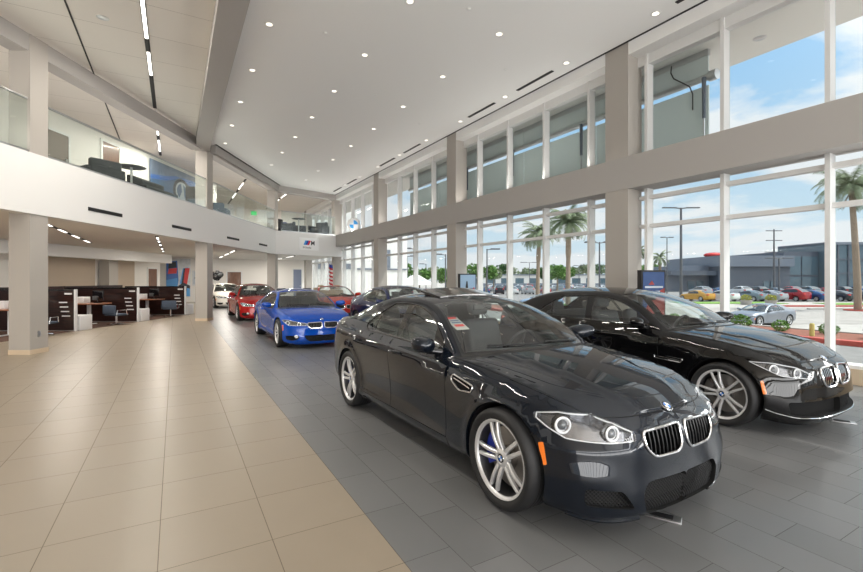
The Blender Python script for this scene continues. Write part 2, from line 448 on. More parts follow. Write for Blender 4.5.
class Patches:
    """triangulates surface patches along feature lines and hands out parts by label"""
    def __init__(s): s.P = []; s.N = []; s.T = []; s.lab = []; s.n = 0
    def add(s, ev, domain, regions, lines=(), holes=(), step=.06, default='body', ref=(0, 1, 0), aspect=1.):
        cons = [list(domain)]+[list(h) for h in holes]+[list(p) for _, p in regions]
        pts = []; edges = []
        for poly in cons:
            b = len(pts); k = len(poly); pts += [tuple(p) for p in poly]; edges += [(b+i, b+(i+1) % k) for i in range(k)]
        for ln in lines:
            b = len(pts); k = len(ln); pts += [tuple(p) for p in ln]; edges += [(b+i, b+i+1) for i in range(k-1)]
        cp = np.array(pts); lo, hi = cp.min(0), cp.max(0)
        nx = int((hi[0]-lo[0])/step)+1; ny = int((hi[1]-lo[1])/(step*aspect))+1
        g = np.array([(lo[0]+(i+.5*(j % 2))*step, lo[1]+(j+.5)*step*aspect) for i in range(nx) for j in range(ny)])
        g = g[inpoly(g, domain)]
        if len(g):
            keep = np.ones(len(g), bool)
            for i in range(0, len(g), 400):
                dd = ((g[i:i+400, None, :]-cp[None])**2).sum(2).min(1); keep[i:i+400] = dd > (step*.4)**2
            g = g[keep]
        allp = [Vector(p) for p in pts]+[Vector(p) for p in g]
        r = geometry.delaunay_2d_cdt(allp, edges, [], 0, 1e-5)
        uv = np.array([tuple(p) for p in r[0]]); T = np.array([f for f in r[2]], int)
        c = uv[T].mean(1)
        ok = inpoly(c, domain)
        for h in holes: ok &= ~inpoly(c, h)
        T = T[ok]; c = c[ok]
        lab = np.array([default]*len(T), dtype=object); done = np.zeros(len(T), bool)
        for nm, poly in regions:
            m = inpoly(c, poly) & ~done; lab[m] = nm; done |= m
        P = ev(uv[:, 0], uv[:, 1]); N = fd(ev, uv[:, 0], uv[:, 1])
        if (N @ np.array(ref)).mean() < 0: N = -N
        s.P.append(P); s.N.append(N); s.T.append(T+s.n); s.lab.append(lab); s.n += len(P)
    def finish(s):
        P = np.vstack(s.P); N = np.vstack(s.N); T = np.vstack(s.T); lab = np.concatenate(s.lab)
        P[:, 1] = np.where(np.abs(P[:, 1]) < 4e-4, 0, P[:, 1])
        key = {}; rep = np.zeros(len(P), int)
        for i, k in enumerate(map(tuple, np.round(P/4e-4).astype(int))): rep[i] = key.setdefault(k, i)
        acc = np.zeros_like(N); 
        same = (N*N[rep]).sum(1) > .55
        np.add.at(acc, rep[same], N[same])
        on = np.abs(P[:, 1]) < 1e-6
        N2 = np.where(same[:, None], acc[rep], N)
        N2[on, 1] = 0
        N2 /= np.maximum(np.linalg.norm(N2, axis=1), 1e-9)[:, None]
        rp = np.where(same, rep, np.arange(len(P)))
        T = rp[T]
        good = (T[:, 0] != T[:, 1]) & (T[:, 1] != T[:, 2]) & (T[:, 0] != T[:, 2])
        T = T[good]; lab = lab[good]
        fn = np.cross(P[T[:, 1]]-P[T[:, 0]], P[T[:, 2]]-P[T[:, 0]]); flip = (fn*N2[T].sum(1)).sum(1) < 0
        T[flip] = T[flip][:, ::-1]
        s.P, s.N, s.T, s.lab = P, N2, T, lab
    def get(s, label, sides='both', off=0.):
        labels = label if isinstance(label, (list, tuple, set)) else [label]
        m = np.isin(s.lab, list(labels)); T = s.T[m]
        u, inv = np.unique(T, return_inverse=True); T = inv.reshape(-1, 3)
        P = s.P[u]+s.N[u]*off; N = s.N[u]
        if sides == 'right': return P, N, T
        Pm = P*(1, -1, 1); Nm = N*(1, -1, 1); Tm = T[:, ::-1]
        if sides == 'left': return Pm, Nm, Tm
        on = np.abs(P[:, 1]) < 1e-6; n = len(P); idx = np.arange(n); mi = np.where(on, idx, n+np.cumsum(~on)-1)
        return np.vstack([P, Pm[~on]]), np.vstack([N, Nm[~on]]), np.vstack([T, mi[Tm]])

def pmesh(name, PNT, mats):
    P, N, T = PNT
    me = bpy.data.meshes.new(name)
    me.from_pydata([tuple(p) for p in P], [], [tuple(t) for t in T.tolist()])
    me.materials.append(mats)
    me.polygons.foreach_set('use_smooth', [True]*len(me.polygons))
    if len(T): me.normals_split_custom_set_from_vertices([tuple(n) for n in N])
    me.update(); return me
def recess(name, PNT, depth, mats, dirv=None):
    """a pocket behind an opening: a pushed-in copy and the walls around it"""
    P, N, T = PNT; n = len(P)
    D = -N*depth if dirv is None else np.tile(np.array(dirv)*depth, (n, 1))
    ed = {}
    for t in T:
        for a, b in ((t[0], t[1]), (t[1], t[2]), (t[2], t[0])): ed[(a, b)] = 1
    rim = [(a, b) for a, b in ed if (b, a) not in ed]
    vs = [tuple(p) for p in np.vstack([P, P+D])]
    fs = [tuple(n+i for i in t) for t in T.tolist()]+[(a, b, n+b, n+a) for a, b in rim]
    me = bpy.data.meshes.new(name); me.from_pydata(vs, [], fs); me.materials.append(mats)
    bm = bmesh.new(); bm.from_mesh(me); bmesh.ops.delete(bm, geom=[v for v in bm.verts if not v.link_faces], context='VERTS'); bm.to_mesh(me); bm.free()
    return me
def surf_line(ev, pts, off=.0):
    p = np.array(pts); P = ev(p[:, 0], p[:, 1]); N = fd(ev, p[:, 0], p[:, 1]); return P, N
def ribbon(mb, ev, pts, width=.005, off=.0008, ref=None, closed=False, mirror=True):
    P, N = surf_line(ev, pts)
    if ref is not None and (N @ np.array(ref)).mean() < 0: N = -N
    t = np.gradient(P, axis=0); w = np.cross(N, t); w /= np.maximum(np.linalg.norm(w, axis=1), 1e-9)[:, None]
    A = P+w*width/2+N*off; B = P-w*width/2+N*off; k = len(P)
    fs = [(i, i+1, k+i+1, k+i) for i in range(k-1)]+([(k-1, 0, k, 2*k-1)] if closed else [])
    for sg in ((1, -1) if mirror else (1,)):
        mb.add(np.vstack([A, B])*(1, sg, 1), fs)
def strip_tube(mb, ev, pts, r, off, ref, closed=False, n=6, sides=(1, -1), mi=0):
    P, N = surf_line(ev, pts)
    if (N @ np.array(ref)).mean() < 0: N = -N
    Q = P+N*off
    for sg in sides: mb.tube([tuple(p*np.array((1, sg, 1))) for p in Q], r, n=n, closed=closed, mi=mi)
# ---------------------------------------------------------------- wheels (axis y, outer face towards +y)
def spoke(mb, path, w0, w1, d0, d1, mi=0):
    """a spoke as a faceted bar along path [(x, y, z)], its face towards +y"""
    pts = [Vector(p) for p in path]; k = len(pts); vs = []
    for i, p in enumerate(pts):
        t = (pts[min(i+1, k-1)]-pts[max(i-1, 0)]).normalized(); t.y *= .3; t.normalize()
        w = t.cross(Vector((0, 1, 0))).normalized(); f = i/(k-1)
        ww = (w0+(w1-w0)*f)/2; dd = d0+(d1-d0)*f; Y = Vector((0, 1, 0))
        for a, b in ((-1, -1), (-1.0, -.25), (-.62, 0), (.62, 0), (1.0, -.25), (1, -1)):
            vs.append(p+w*ww*a+Y*dd*b)
    fs = [(i*6+j, i*6+(j+1) % 6, (i+1)*6+(j+1) % 6, (i+1)*6+j) for i in range(k-1) for j in range(6)]
    fs += [tuple(range(6)), tuple((k-1)*6+j for j in range(6))[::-1]]
    mb.add(vs, fs, mi, False)

WHEELS = {}
def wheel_meshes(key, Rt=.345, rim=.262, width=.27, style='double', n=5, hub=.062, spread0=.021, spread1=.05, w0=.030, w1=.024, caliper=(.02, .05, .45), seg=48, lod=0, phase=0., rimcol='rim'):
    if key in WHEELS: return WHEELS[key]
    hw = width/2; out = {}
    t = MB()
    prof = [(rim-.005, -hw*.86), (rim+.012, -hw*.93), ((rim+Rt)/2, -hw*1.02), (Rt-.022, -hw*.97), (Rt-.006, -hw*.83), (Rt, -hw*.6), (Rt, hw*.6), (Rt-.006, hw*.83), (Rt-.022, hw*.97), ((rim+Rt)/2, hw*1.02), (rim+.012, hw*.93), (rim-.005, hw*.86)]
    t.lathe(prof, seg, axis='y')
    if lod == 0:
        for g in (-.35, -.12, .12, .35):
            t.lathe([(Rt+.0006, hw*(g-.03)), (Rt+.0006, hw*(g+.03))], seg, 1, axis='y')
    out['tyre'] = t.mesh('tyre', [M['rubber'], M['groove']])
    r = MB(); y0 = hw*.88
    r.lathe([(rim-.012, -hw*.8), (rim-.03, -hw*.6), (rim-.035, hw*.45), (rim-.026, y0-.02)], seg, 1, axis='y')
    r.lathe([(rim-.026, y0-.02), (rim-.022, y0-.010), (rim-.014, y0-.003), (rim-.004, y0), (rim+.004, y0-.003), (rim+.002, y0-.02)], seg, 0, axis='y')
    kk = 9 if lod == 0 else 4
    for i in range(n):
        a0 = 2*PI*i/n+phase
        for sg in ((-1, 1) if style == 'double' else (0,)):
            path = []
            for j in range(kk):
                f = j/(kk-1); rr = hub*.8+(rim-.02-hub*.8)*f
                off = sg*(spread0+(spread1-spread0)*f**1.4)
                x, z = rr, off
                yy = y0-.022+.016*math.sin(PI*f)*.9-(.012*(1-f))
                path.append((x*math.cos(a0)-z*math.sin(a0), yy, x*math.sin(a0)+z*math.cos(a0)))
            spoke(r, path, w0, w1, .03, .022)
    r.lathe([(0.0, y0-.03), (hub*.62, y0-.03), (hub*.66, y0-.022), (hub, y0-.03), (hub*1.15, y0-.06)], 24, axis='y')
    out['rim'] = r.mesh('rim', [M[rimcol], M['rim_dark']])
    out['rim'].set_sharp_from_angle(angle=R(35))
    d = MB(); rd = rim*.76
    d.lathe([(.03, hw*.1), (rd, hw*.1), (rd, -hw*.12), (.03, -hw*.12)], 32, axis='y', smooth=False)
    d.lathe([(.085, hw*.45), (.085, hw*.1)], 24, axis='y')
    out['brake_disc'] = d.mesh('brake_disc', [M['disc']])
    if lod == 0:
        c = MB(); vs = []; m = 10
        for j in range(m+1):
            a = .05+(-.5+j/m)*1.15
            for rr, yy in ((rd*.62, hw*.34), (rd*1.03, hw*.34), (rd*1.07, hw*.28), (rd*1.07, -hw*.3), (rd*.62, -hw*.3)):
                vs.append((rr*math.cos(a), yy, rr*math.sin(a)))
        fs = [(j*5+q, j*5+(q+1) % 5, (j+1)*5+(q+1) % 5, (j+1)*5+q) for j in range(m) for q in range(5)]+[tuple(range(5)), tuple(m*5+q for q in range(5))[::-1]]
        c.add(vs, fs); cm = M['caliper_blue'] if key == 'sport' else M['disc']
        out['brake_caliper'] = c.mesh('brake_caliper', [cm])
        out['centre_cap'] = roundel_mesh(.033, y0-.026, 'y')
        b = MB()
        for i in range(5):
            a = 2*PI*(i+.5)/5+phase; b.lathe([(.011, y0-.042), (.011, y0-.03), (.0, y0-.028)], 8, axis='y', c=(hub*.72*math.cos(a)*1.05, 0, hub*.72*math.sin(a)*1.05))
    WHEELS[key] = out; return out

def roundel_mesh(r, h, axis='z'):
    """a round maker's emblem: dark ring, quarters of blue and white, silver edge"""
    m = MB()
    def P(rr, a, hh):
        x, y = rr*math.cos(a), rr*math.sin(a)
        return (x, y, hh) if axis == 'z' else (x, hh, -y)
    q = 8
    for k in range(4):
        mi = 0 if k % 2 == 0 else 1
        arc = [PI/2*k+PI/2*j/q for j in range(q+1)]
        m.add([P(0, 0, h+r*.1)]+[P(r*.62, a, h+r*.1) for a in arc], [(0, j+1, j+2) for j in range(q)], mi)
        m.add([P(r*.62, a, h+r*.1) for a in arc]+[P(r*.94, a, h+r*.06) for a in arc], [(j, q+1+j, q+2+j, j+1) for j in range(q)], 2)
        m.add([P(r*.94, a, h+r*.06) for a in arc]+[P(r, a, h) for a in arc], [(j, q+1+j, q+2+j, j+1) for j in range(q)], 3)
        m.add([P(r, a, h) for a in arc]+[P(r, a, h-r*.25) for a in arc], [(j, q+1+j, q+2+j, j+1) for j in range(q)], 3)
    return m.mesh('emblem', [M['emb_blue'], M['emb_white'], M['emb_black'], M['chrome']])

def place_wheels(root, W, xs, track, sides=True, steer=0.):
    """four wheels: the rim is the wheel, its tyre, disc, caliper and cap belong to it"""
    for x in xs:
        for sg in (1, -1):
            w = link('wheel', W['rim'], root); w.location = (x, sg*track/2, W['R'])
            w.rotation_euler = (0, 0, 0 if sg > 0 else PI)
            for nm in ('tyre', 'brake_disc', 'brake_caliper', 'centre_cap'):
                if nm in W: 
                    o = link(nm, W[nm], w)
                    if nm == 'brake_caliper' and sg < 0: o.rotation_euler = (0, PI, 0); o.scale = (1, 1, 1)
# ---------------------------------------------------------------- a whole car
def arc_pts(cx, cz, r, z_low, n=40):
    """points of a wheel opening, from its rear foot over the top to its front foot"""
    a0 = math.asin(max(-1, min(1, (z_low-cz)/r)))
    return [(cx+r*math.cos(a0+(PI-2*a0)*i/n), cz+r*math.sin(a0+(PI-2*a0)*i/n)) for i in range(n+1)]

def make_car(S, name, label, cat='car', loc=(0, 0, 0), rz=PI/2, paint=None, group=None, step=.055, detail=2, wheels=None):
    B = Body(S); root = empty(name, loc, rz, label, cat, group)
    paint = paint or M['paint_grey']
    def dom(p):
        t, a, z = p
        return ((B.LX(a) if t == 'x' else B.LY(a) if t == 'y' else B.LR(a)), z)
    def dpoly(ps, rr=.02, st=.03): return dense(rounded([dom(p) for p in ps], rr), st)
    Lm = B.Lmax
    # the wall: bottom edge with the two wheel openings cut out, and the top edge
    def zb(L): return float(B.out(np.array([L]))[0, 2])
    zl = lambda x: zb(B.LX(x))
    bottom = []
    fa = [(B.LX(x), z) for x, z in arc_pts(B.xf, B.zw, B.Ra, zl(B.xf)-.0)]
    ra = [(B.LX(x), z) for x, z in arc_pts(B.xr, B.zw, B.Ra, zl(B.xr)-.0)]
    def run(a, b): 
        k = max(2, int((b-a)/step)); return [(a+(b-a)*i/k, zb(a+(b-a)*i/k)) for i in range(k+1)]
    low = run(0, fa[-1][0])+fa[::-1][1:]+run(fa[0][0], ra[-1][0])[1:]+ra[::-1][1:]+run(ra[0][0], Lm)[1:]
    Ls = np.unique(np.r_[np.linspace(0, B.Lc, int(B.Lc/step*1.3)), np.linspace(B.Lc, B.Ld, int((B.Ld-B.Lc)/step*1.2)), np.linspace(B.Ld, Lm, int((Lm-B.Ld)/step*1.2))])
    top = [(float(l), float(B.zs(np.array([l]))[0])) for l in Ls]
    domain = low+top[::-1]
    F = S['feat']; reg = []
    for nm in ('headlight', 'kidney', 'intake', 'side_intake', 'vent', 'taillight', 'reflector', 'fog'):
        for k, ps in enumerate(F.get(nm, ())):
            reg.append((nm, dpoly(ps, F.get('round', {}).get(nm, .02))))
    xd = S['doors']                                           # x of the shut lines along the belt
    zsill = S.get('sill', .30)
    tb = lambda x: (B.LX(x), float(B.zs(np.array([B.LX(x)]))[0])+.02)
    lines = {}
    def shut(x0, x1): return [(B.LX(x0+(x1-x0)*f), zsill+(tb(x1)[1]-zsill)*f) for f in np.linspace(0, 1, 14)]
    l0 = shut(xd[0], xd[0]+.02); l1 = shut(xd[1], xd[1]+.06)
    fd_poly = l0+l1[::-1]
    reg.append(('front_door', dense(fd_poly, .05)))
    lines['a'] = l0; lines['b'] = l1
    arc2 = [(B.LX(x), z) for x, z in arc_pts(B.xr, B.zw, B.Ra+.055, zsill, 40) if True]
    if len(xd) > 2:
        up = [p for p in arc2 if p[0] < B.LX(xd[2])+.001 and p[0] < B.LX(B.xr)]
        zt = tb(xd[2])
        up = [p for p in arc2 if p[0] <= zt[0]-.02 and p[0] < B.LX(B.xr)-.02]
        l2 = [q for q in up[::-1]]                              # rear foot of the door, up along the arch
        l2 += dense([l2[-1], (zt[0]-.005, l2[-1][1]+.10), zt], .04, False)[1:]
        rd = l1[:1]+l2+[zt]+l1[::-1]
        rd = l1+[zt]+l2[::-1]
        reg.append(('rear_door', dense(rd, .05)))
        lines['c'] = l2
    # bumpers
    xb = S.get('bumper_x', -.30); hb = S.get('bumper_z', .66)
    fb = [(-.2, -.2), (B.LX(B.xf-B.Ra*.5), -.2), (B.LX(xb), zsill+.12), (B.LX(xb+.03), hb), (B.LX(xb-.02), 1.2), (-.2, 1.2)]
    reg.append(('front_bumper', dense(fb, .06)))
    lines['d'] = dense([(B.LX(xb), B.zw+math.sqrt(max(0, B.Ra**2-(xb-B.xf)**2))+.004), (B.LX(xb+.03), hb)], .03, False)
    rbx = S.get('rbumper_x', B.xr+.62)
    rb = [(B.LX(B.xr+B.Ra*.6), -.2), (B.LX(B.xr+B.Ra+.0), .55), (B.LX(rbx), .66), (Lm+.2, .66), (Lm+.2, -.2)]
    reg.append(('rear_bumper', dense(rb, .06)))
    reg.append(('sill_panel', dense([(B.LX(B.xf+B.Ra*.8), -.1), (B.LX(B.xf+B.Ra*.8), zsill), (B.LX(B.xr-B.Ra*.8), zsill), (B.LX(B.xr-B.Ra*.8), -.1)], .06)))
    reg.append(('fender', dense([(B.LX(xb-.02), -.2), (B.LX(xb-.02), 1.5), (B.LX(xd[0]), 1.5), (B.LX(xd[0]), -.2)], .2)))
    if detail == 0: reg = [r for r in reg if r[0] in ('headlight', 'kidney', 'taillight', 'intake')]
    P = Patches()
    cl = lambda poly: [(min(max(a, -.0), Lm), b) for a, b in poly]
    reg2 = [(n, q) for n, q in reg]
    P.add(B.W, domain, [(n, cl(q)) for n, q in reg2], step=step, ref=(-.2, 1, 0))
    # hood and boot lid
    def lidpatch(ev, La, dflt, reg=()):
        La = list(La); d = [(float(l), 0.) for l in La]
        k = max(4, int(.8/step)); Lr = La[::-1]
        d2 = d+[(La[-1], i/k) for i in range(1, k+1)]+[(float(l), 1.) for l in Lr[1:]]+[(La[0], i/k) for i in range(k-1, 0, -1)]
        P.add(ev, d2, reg, step=step*1.25, default=dflt, ref=(0, 0, 1), aspect=1.1)
    cw = B.Lc-S.get('cowl', .07)
    lidpatch(B.hood, Ls[Ls <= B.Lc+1e-6], 'hood', [('cowl', dense([(cw, -.01), (B.Lc+.01, -.01), (B.Lc+.01, 1.01), (cw, 1.01)], .06))] if detail else ())
    lidpatch(B.deck, Ls[Ls >= B.Ld-1e-6], 'boot_lid')
    # cabin side
    xs = np.interp(Ls[(Ls >= B.Lc-1e-6) & (Ls <= B.Ld+1e-6)], B.tL, B.q[:, 0])
    xs[0], xs[-1] = B.xA, B.xC
    sdom = [(float(x), 0.) for x in xs]+[(float(x), .4) for x in xs[::-1]]
    dlo = S['dlo']; g = S.get('dlo_gap', .052); zlow = lambda x: float(B.belt(np.array([x]))[0, 2])+.018
    rz = lambda x: float(B.rail(np.array([x]))[1][0])
    def sw(x, z): return (x, float(B.sidew(np.array([x]), np.array([z]))[0]))
    xx = np.linspace(dlo['front'], dlo['rear'][0][0], 40)
    lo_ = [sw(x, zlow(x)) for x in xx]
    up_ = [sw(x, max(zlow(x)+.001, rz(x)-g)) for x in np.linspace(dlo['front'], dlo['top_end'], 40)]
    rear_ = [sw(x, z) for x, z in dlo['rear']]
    outline = lo_+rear_[1:]+up_[::-1]
    outline = dense(outline, .03)
    sreg = []
    b0, b1 = dlo['bpost']; cuts = dlo.get('cuts', [])
    fr = .013
    def inset(poly, d):
        out = []; n = len(poly); A = np.array(poly); cen = A.mean(0)
        for i in range(n):
            t = A[(i+1) % n]-A[i-1]; l = np.linalg.norm(t)
            out.append(tuple(A[i]+np.array([-t[1], t[0]])/max(l, 1e-9)*d))
        return out
    inn = inset(outline, fr)
    if not inpoly(np.array([np.mean(inn, 0)]), outline)[0] or abs(_area(inn)) > abs(_area(outline)): inn = inset(outline, -fr)
    def clipx(poly, a, b):
        q = [(min(max(x, a), b), w) for x, w in poly]; return q
    def slab(a, b, lean=.0): return [(a, -1), (b, -1), (b+lean, 1), (a+lean, 1)]
    panes = []
    ed = [dlo['front']-1]+[v for pr in ([dlo['bpost']]+[(c-.012, c+.012) for c in cuts]) for v in pr]+[9]
    if dlo.get('quarter'): pass
    P2 = []
    nglass = len(ed)//2
    glab = ['front_window', 'rear_window', 'quarter_window'][:nglass]
    if S.get('mirror_tri'): ed[0] = S['mirror_tri']
    for i in range(nglass):
        le = dlo.get('lean', 0.)/.4; sh_ = [(x-le*w, w) for x, w in inn]
        q = _clip(_clip(sh_, 0, ed[2*i], 1), 0, ed[2*i+1], -1); q = [(x+le*w, w) for x, w in q]
        if len(q) > 2: sreg.append((glab[i], dense(q, .04)))
    sreg.append(('window_trim', outline))
    P.add(B.side, sdom, sreg, step=step, default='roof_pillar', ref=(0, 1, .2))
    # windscreen, roof and rear window
    h0, h1 = S['headers']                                       # x on the rail of the two headers
    rdom = [(float(x), 0.) for x in xs]+[(xs[-1], .6*i/9) for i in range(1, 10)]+[(float(x), .6) for x in xs[::-1]]+[(xs[0], .6*i/9) for i in range(9, 0, -1)]
    def rect(a, b, m): return dense([(a, m), (b, m*.8), (b, .61), (a, .61)], .05)
    rreg = []
    if not S.get('open'):
        rreg = [('windscreen', rect(B.xA+.035, h0, .055)), ('windscreen_seal', rect(B.xA-.01, h0+.02, .035)),
            ('rear_screen', rect(h1+.03, B.xC-.04, .07)), ('rear_seal', rect(h1+.01, B.xC-.02, .05))]
        if detail > 1: rreg.append(('roof', dense([(h0-.3, .045), (h1+.3, .045), (h1+.3, .61), (h0-.3, .61)], .05)))
    else:
        rreg = [('windscreen', rect(B.xA+.035, h0-.035, .055)), ('windscreen_seal', rect(B.xA-.01, h0-.02, .035))]
    P.add(B.roof, rdom, rreg, step=step*1.1, default='roof_pillar', ref=(0, 0, 1))
    P.finish()
    if S.get('open'):                                           # a convertible with its roof down
        c = P.P[P.T].mean(1)
        kill = np.isin(P.lab, ['roof_pillar', 'rear_window', 'quarter_window', 'window_trim', 'front_window']) & (c[:, 0] > h0+.03)
        kill |= np.isin(P.lab, ['rear_window', 'quarter_window'])
        kill |= np.isin(P.lab, ['window_trim', 'front_window', 'roof_pillar']) & (c[:, 0] > h0+.06) & (c[:, 2] > 1.0)
        P.lab[kill] = 'gone'
    out = {}
    def part(nm, labels, mt, sides='both', parent=None, off=0., label=None):
        pnt = P.get(labels, sides, off)
        if not len(pnt[2]): return None
        o = link(nm, pmesh(nm, pnt, mt), parent or root, label); out[nm] = o; return o
    have = set(P.lab)
    gl = S.get('glass', M['car_glass'])
    if detail == 0:
        part('body', [l for l in have if l in ('body', 'hood', 'boot_lid', 'roof_pillar', 'roof')], paint)
        part('windows', [l for l in have if 'window' in l or 'screen' in l or 'seal' in l], M['far_glass'])
        for l in ('headlight', 'taillight'):
            for sd in ('right', 'left'): part(l, l, M['lamp_clear'] if l == 'headlight' else M['lamp_red'], sd)
        part('grille', ['kidney', 'intake'], M['black_gloss'])
        W = wheels; place_wheels(root, W, (B.xf, B.xr), S['track'])
        return root, B
    part('body', ['body', 'roof_pillar'], paint)
    part('hood', 'hood', paint); part('boot_lid', 'boot_lid', paint); part('roof', 'roof', paint)
    part('front_bumper', 'front_bumper', paint); part('rear_bumper', 'rear_bumper', paint)
    part('cowl', 'cowl', M['black_plastic'], label='black plastic cowl')
    part('windscreen', 'windscreen', gl); part('windscreen_seal', 'windscreen_seal', M['black_gloss'])
    part('rear_screen', 'rear_screen', gl); part('rear_screen_seal', 'rear_seal', M['black_gloss'])
    for sd in ('right', 'left'):
        part('fender', 'fender', paint, sd); part('sill_panel', 'sill_panel', paint, sd)
        for dn, gn in (('front_door', 'front_window'), ('rear_door', 'rear_window')):
            d = part(dn, dn, paint, sd)
            if d is not None: part('side_window', gn, gl, sd, d)
            else: part('side_window', gn, gl, sd)
        part('quarter_window', 'quarter_window', gl, sd)
        part('window_trim', 'window_trim', S.get('trim', M['black_gloss']), sd)
        part('taillight', 'taillight', M['lamp_red'], sd)
        part('side_marker', 'reflector', M['amber'], sd, label='orange side marker')
        h = part('headlight', 'headlight', M['lamp_glass'], sd)
        if h is not None: headlight_inside(h, P, S, B, sd)
    # openings at the front
    if 'intake' in have:
        link('intake_pocket', recess('intake_pocket', P.get('intake'), .12, M['black_hole'], (1, 0, 0)), root)
    if 'side_intake' in have:
        for sd in ('right', 'left'):
            link('side_intake', recess('side_intake', P.get('side_intake', sd), .09, M['black_hole'], (1, 0, 0)), root)
    if 'kidney' in have:
        for sd in ('right', 'left'):
            k = link('kidney_grille', recess('kidney_grille', P.get('kidney', sd), .07, M['black_hole'], (1, 0, 0)), root)
            sg = 1 if sd == 'right' else -1
            poly = dpoly(F['kidney'][0], F['round']['kidney'], .02)
            mb = MB(); kr = S.get('kring', .011)
            strip_tube(mb, B.W, poly+poly[:1], kr, .004, (-1, .2, 0), sides=(sg,), n=8)
            mb.build('chrome_surround', M['chrome'], k)
            la = [p[0] for p in poly]; mb = MB()
            ns = S.get('slats', 9)
            for i in range(ns):
                l = min(la)+(max(la)-min(la))*(i+.7)/(ns+.4)
                zz = _cross(poly, l)
                if len(zz) < 2: continue
                pp = [(l, zz[0]+(zz[-1]-zz[0])*j/6) for j in range(7)]
                Q, N = surf_line(B.W, pp)
                Q = Q+np.array((.012, 0, 0))
                for a, w in ((Q, .0),):
                    A = a*(1, sg, 1); wd = .0055
                    vs = []
                    for q in A: vs += [q+np.array((-.004, -wd, 0)), q+np.array((-.004, wd, 0)), q+np.array((.03, wd, 0)), q+np.array((.03, -wd, 0))]
                    fs = [(j*4+e, j*4+(e+1) % 4, (j+1)*4+(e+1) % 4, (j+1)*4+e) for j in range(6) for e in range(4)]
                    mb.add(vs, fs)
            mb.build('grille', S.get('slat_mat', M['black_gloss']), k)
    # lattice behind the lower openings
    for nm in ('intake', 'side_intake'):
        if nm in F and S.get('lattice', True):
            for sd in (('right', 'left') if nm == 'side_intake' else ('right',)):
                mb = MB(); sgs = (1, -1) if nm == 'intake' else ((1,) if sd == 'right' else (-1,))
                poly = dpoly(F[nm][0], F['round'].get(nm, .02), .02)
                la = np.array(poly); l0_, l1_ = la[:, 0].min(), la[:, 0].max(); z0_, z1_ = la[:, 1].min(), la[:, 1].max()
                pitch = .024
                for dr in (1, -1):
                    k = int((l1_-l0_+z1_-z0_)/pitch)+2
                    for i in range(-k, k):
                        seg = []; c0 = i*pitch
                        for f in np.linspace(z0_, z1_, 16):
                            p = (l0_+c0+dr*(f-z0_)*1.0, f)
                            if inpoly(np.array([p]), poly)[0] and p[0] > 0: seg.append(p)
                        if len(seg) > 1:
                            Q, N = surf_line(B.W, seg); Q = Q+np.array((S.get('lat_in', .03), 0, 0))
                            for sg in sgs: mb.tube([tuple(q*np.array((1, sg, 1))) for q in Q], .0026, n=4)
                if mb.v: mb.build('intake_mesh', M['black_plastic'], root)
    # side vents
    if 'vent' in have:
        for sd in ('right', 'left'):
            sg = 1 if sd == 'right' else -1
            v = link('side_vent', recess('side_vent', P.get('vent', sd), .03, M['black_hole'], (0, -sg, 0)), root)
            poly = dpoly(F['vent'][0], F['round'].get('vent', .02), .02); mb = MB()
            strip_tube(mb, B.W, poly+poly[:1], .007, .002, (0, 1, 0), sides=(sg,))
            c = np.array(S['vent_bar']); ln = [dom(('x', a, b)) for a, b in c]
            strip_tube(mb, B.W, dense(ln, .04, False), .008, -.004, (0, 1, 0), sides=(sg,))
            mb.build('chrome_surround', M['chrome'], v)
    # shut lines
    mb = MB()
    for k, ln in lines.items(): ribbon(mb, B.W, [p for p in ln if p[1] < float(B.zs(np.array([p[0]]))[0])], .0055, ref=(-.1, 1, 0))
    ribbon(mb, B.W, [(l, z-.004) for l, z in top if l <= B.Lc], .006, ref=(-.2, 1, .3))
    ribbon(mb, B.W, [(B.LX(x), zsill) for x in np.linspace(xd[0], xd[-1] if len(xd) < 3 else B.xr-B.Ra-.06, 30)], .005, ref=(0, 1, 0))
    for ln in S.get('seams', ()): ribbon(mb, B.W, dense([dom(p) for p in ln], .03, False), .005, ref=(-.3, 1, 0))
    mb.build('panel_seam', M['black_hole'], root)
    for ln, off, rr, mt in S.get('strips', ()):
        for sd in (((1, -1),) if ln[0][1] == 0 else ((1,), (-1,))):
            mb = MB(); strip_tube(mb, B.W, dense([dom(p) for p in ln], .03, False), rr, off, (-.5, 1, 0), sides=sd); mb.build('trim_strip', mt, root)
    # window trim strips along the glass
    mb = MB()
    trimm = S.get('trim', M['black_gloss'])
    if not S.get('open'):
        for sg in (1, -1):
            mb = MB(); strip_tube(mb, B.side, outline+outline[:1], .006, .002, (0, 1, 0), sides=(sg,))
            mb.build('window_surround', S.get('surround', trimm), root)
    # arch lips and liners, floor
    for sg in (1, -1):
        for xw in (B.xf, B.xr):
            mb = MB(); li = MB()
            pts = [(B.LX(x), z) for x, z in arc_pts(xw, B.zw, B.Ra, zl(xw), 40)]
            Q, N = surf_line(B.W, pts); k = len(Q)
            I = Q.copy(); I[:, 1] -= .03; J = Q.copy(); J[:, 1] = np.maximum(J[:, 1]-.36, .3)
            vs = np.vstack([Q, I])*(1, sg, 1)
            mb.add(vs, [(i, i+1, k+i+1, k+i) for i in range(k-1)], 0, True)
            vs = np.vstack([I, J])*(1, sg, 1); b = len(li.v)
            li.add(vs, [(i, i+1, k+i+1, k+i) for i in range(k-1)]+[tuple(range(k, 2*k))], 0, False)
            mb.build('arch_lip', paint, root); li.build('wheel_arch_liner', M['black_plastic'], root)
    fl = MB(); Lq = np.linspace(0, Lm, 50); q = B.W(Lq, np.array([zb(l) for l in Lq])); q[:, 2] += .015
    yy = np.minimum(q[:, 1], np.where((np.abs(q[:, 0]-B.xf) < B.Ra+.04) | (np.abs(q[:, 0]-B.xr) < B.Ra+.04), .56, 9))
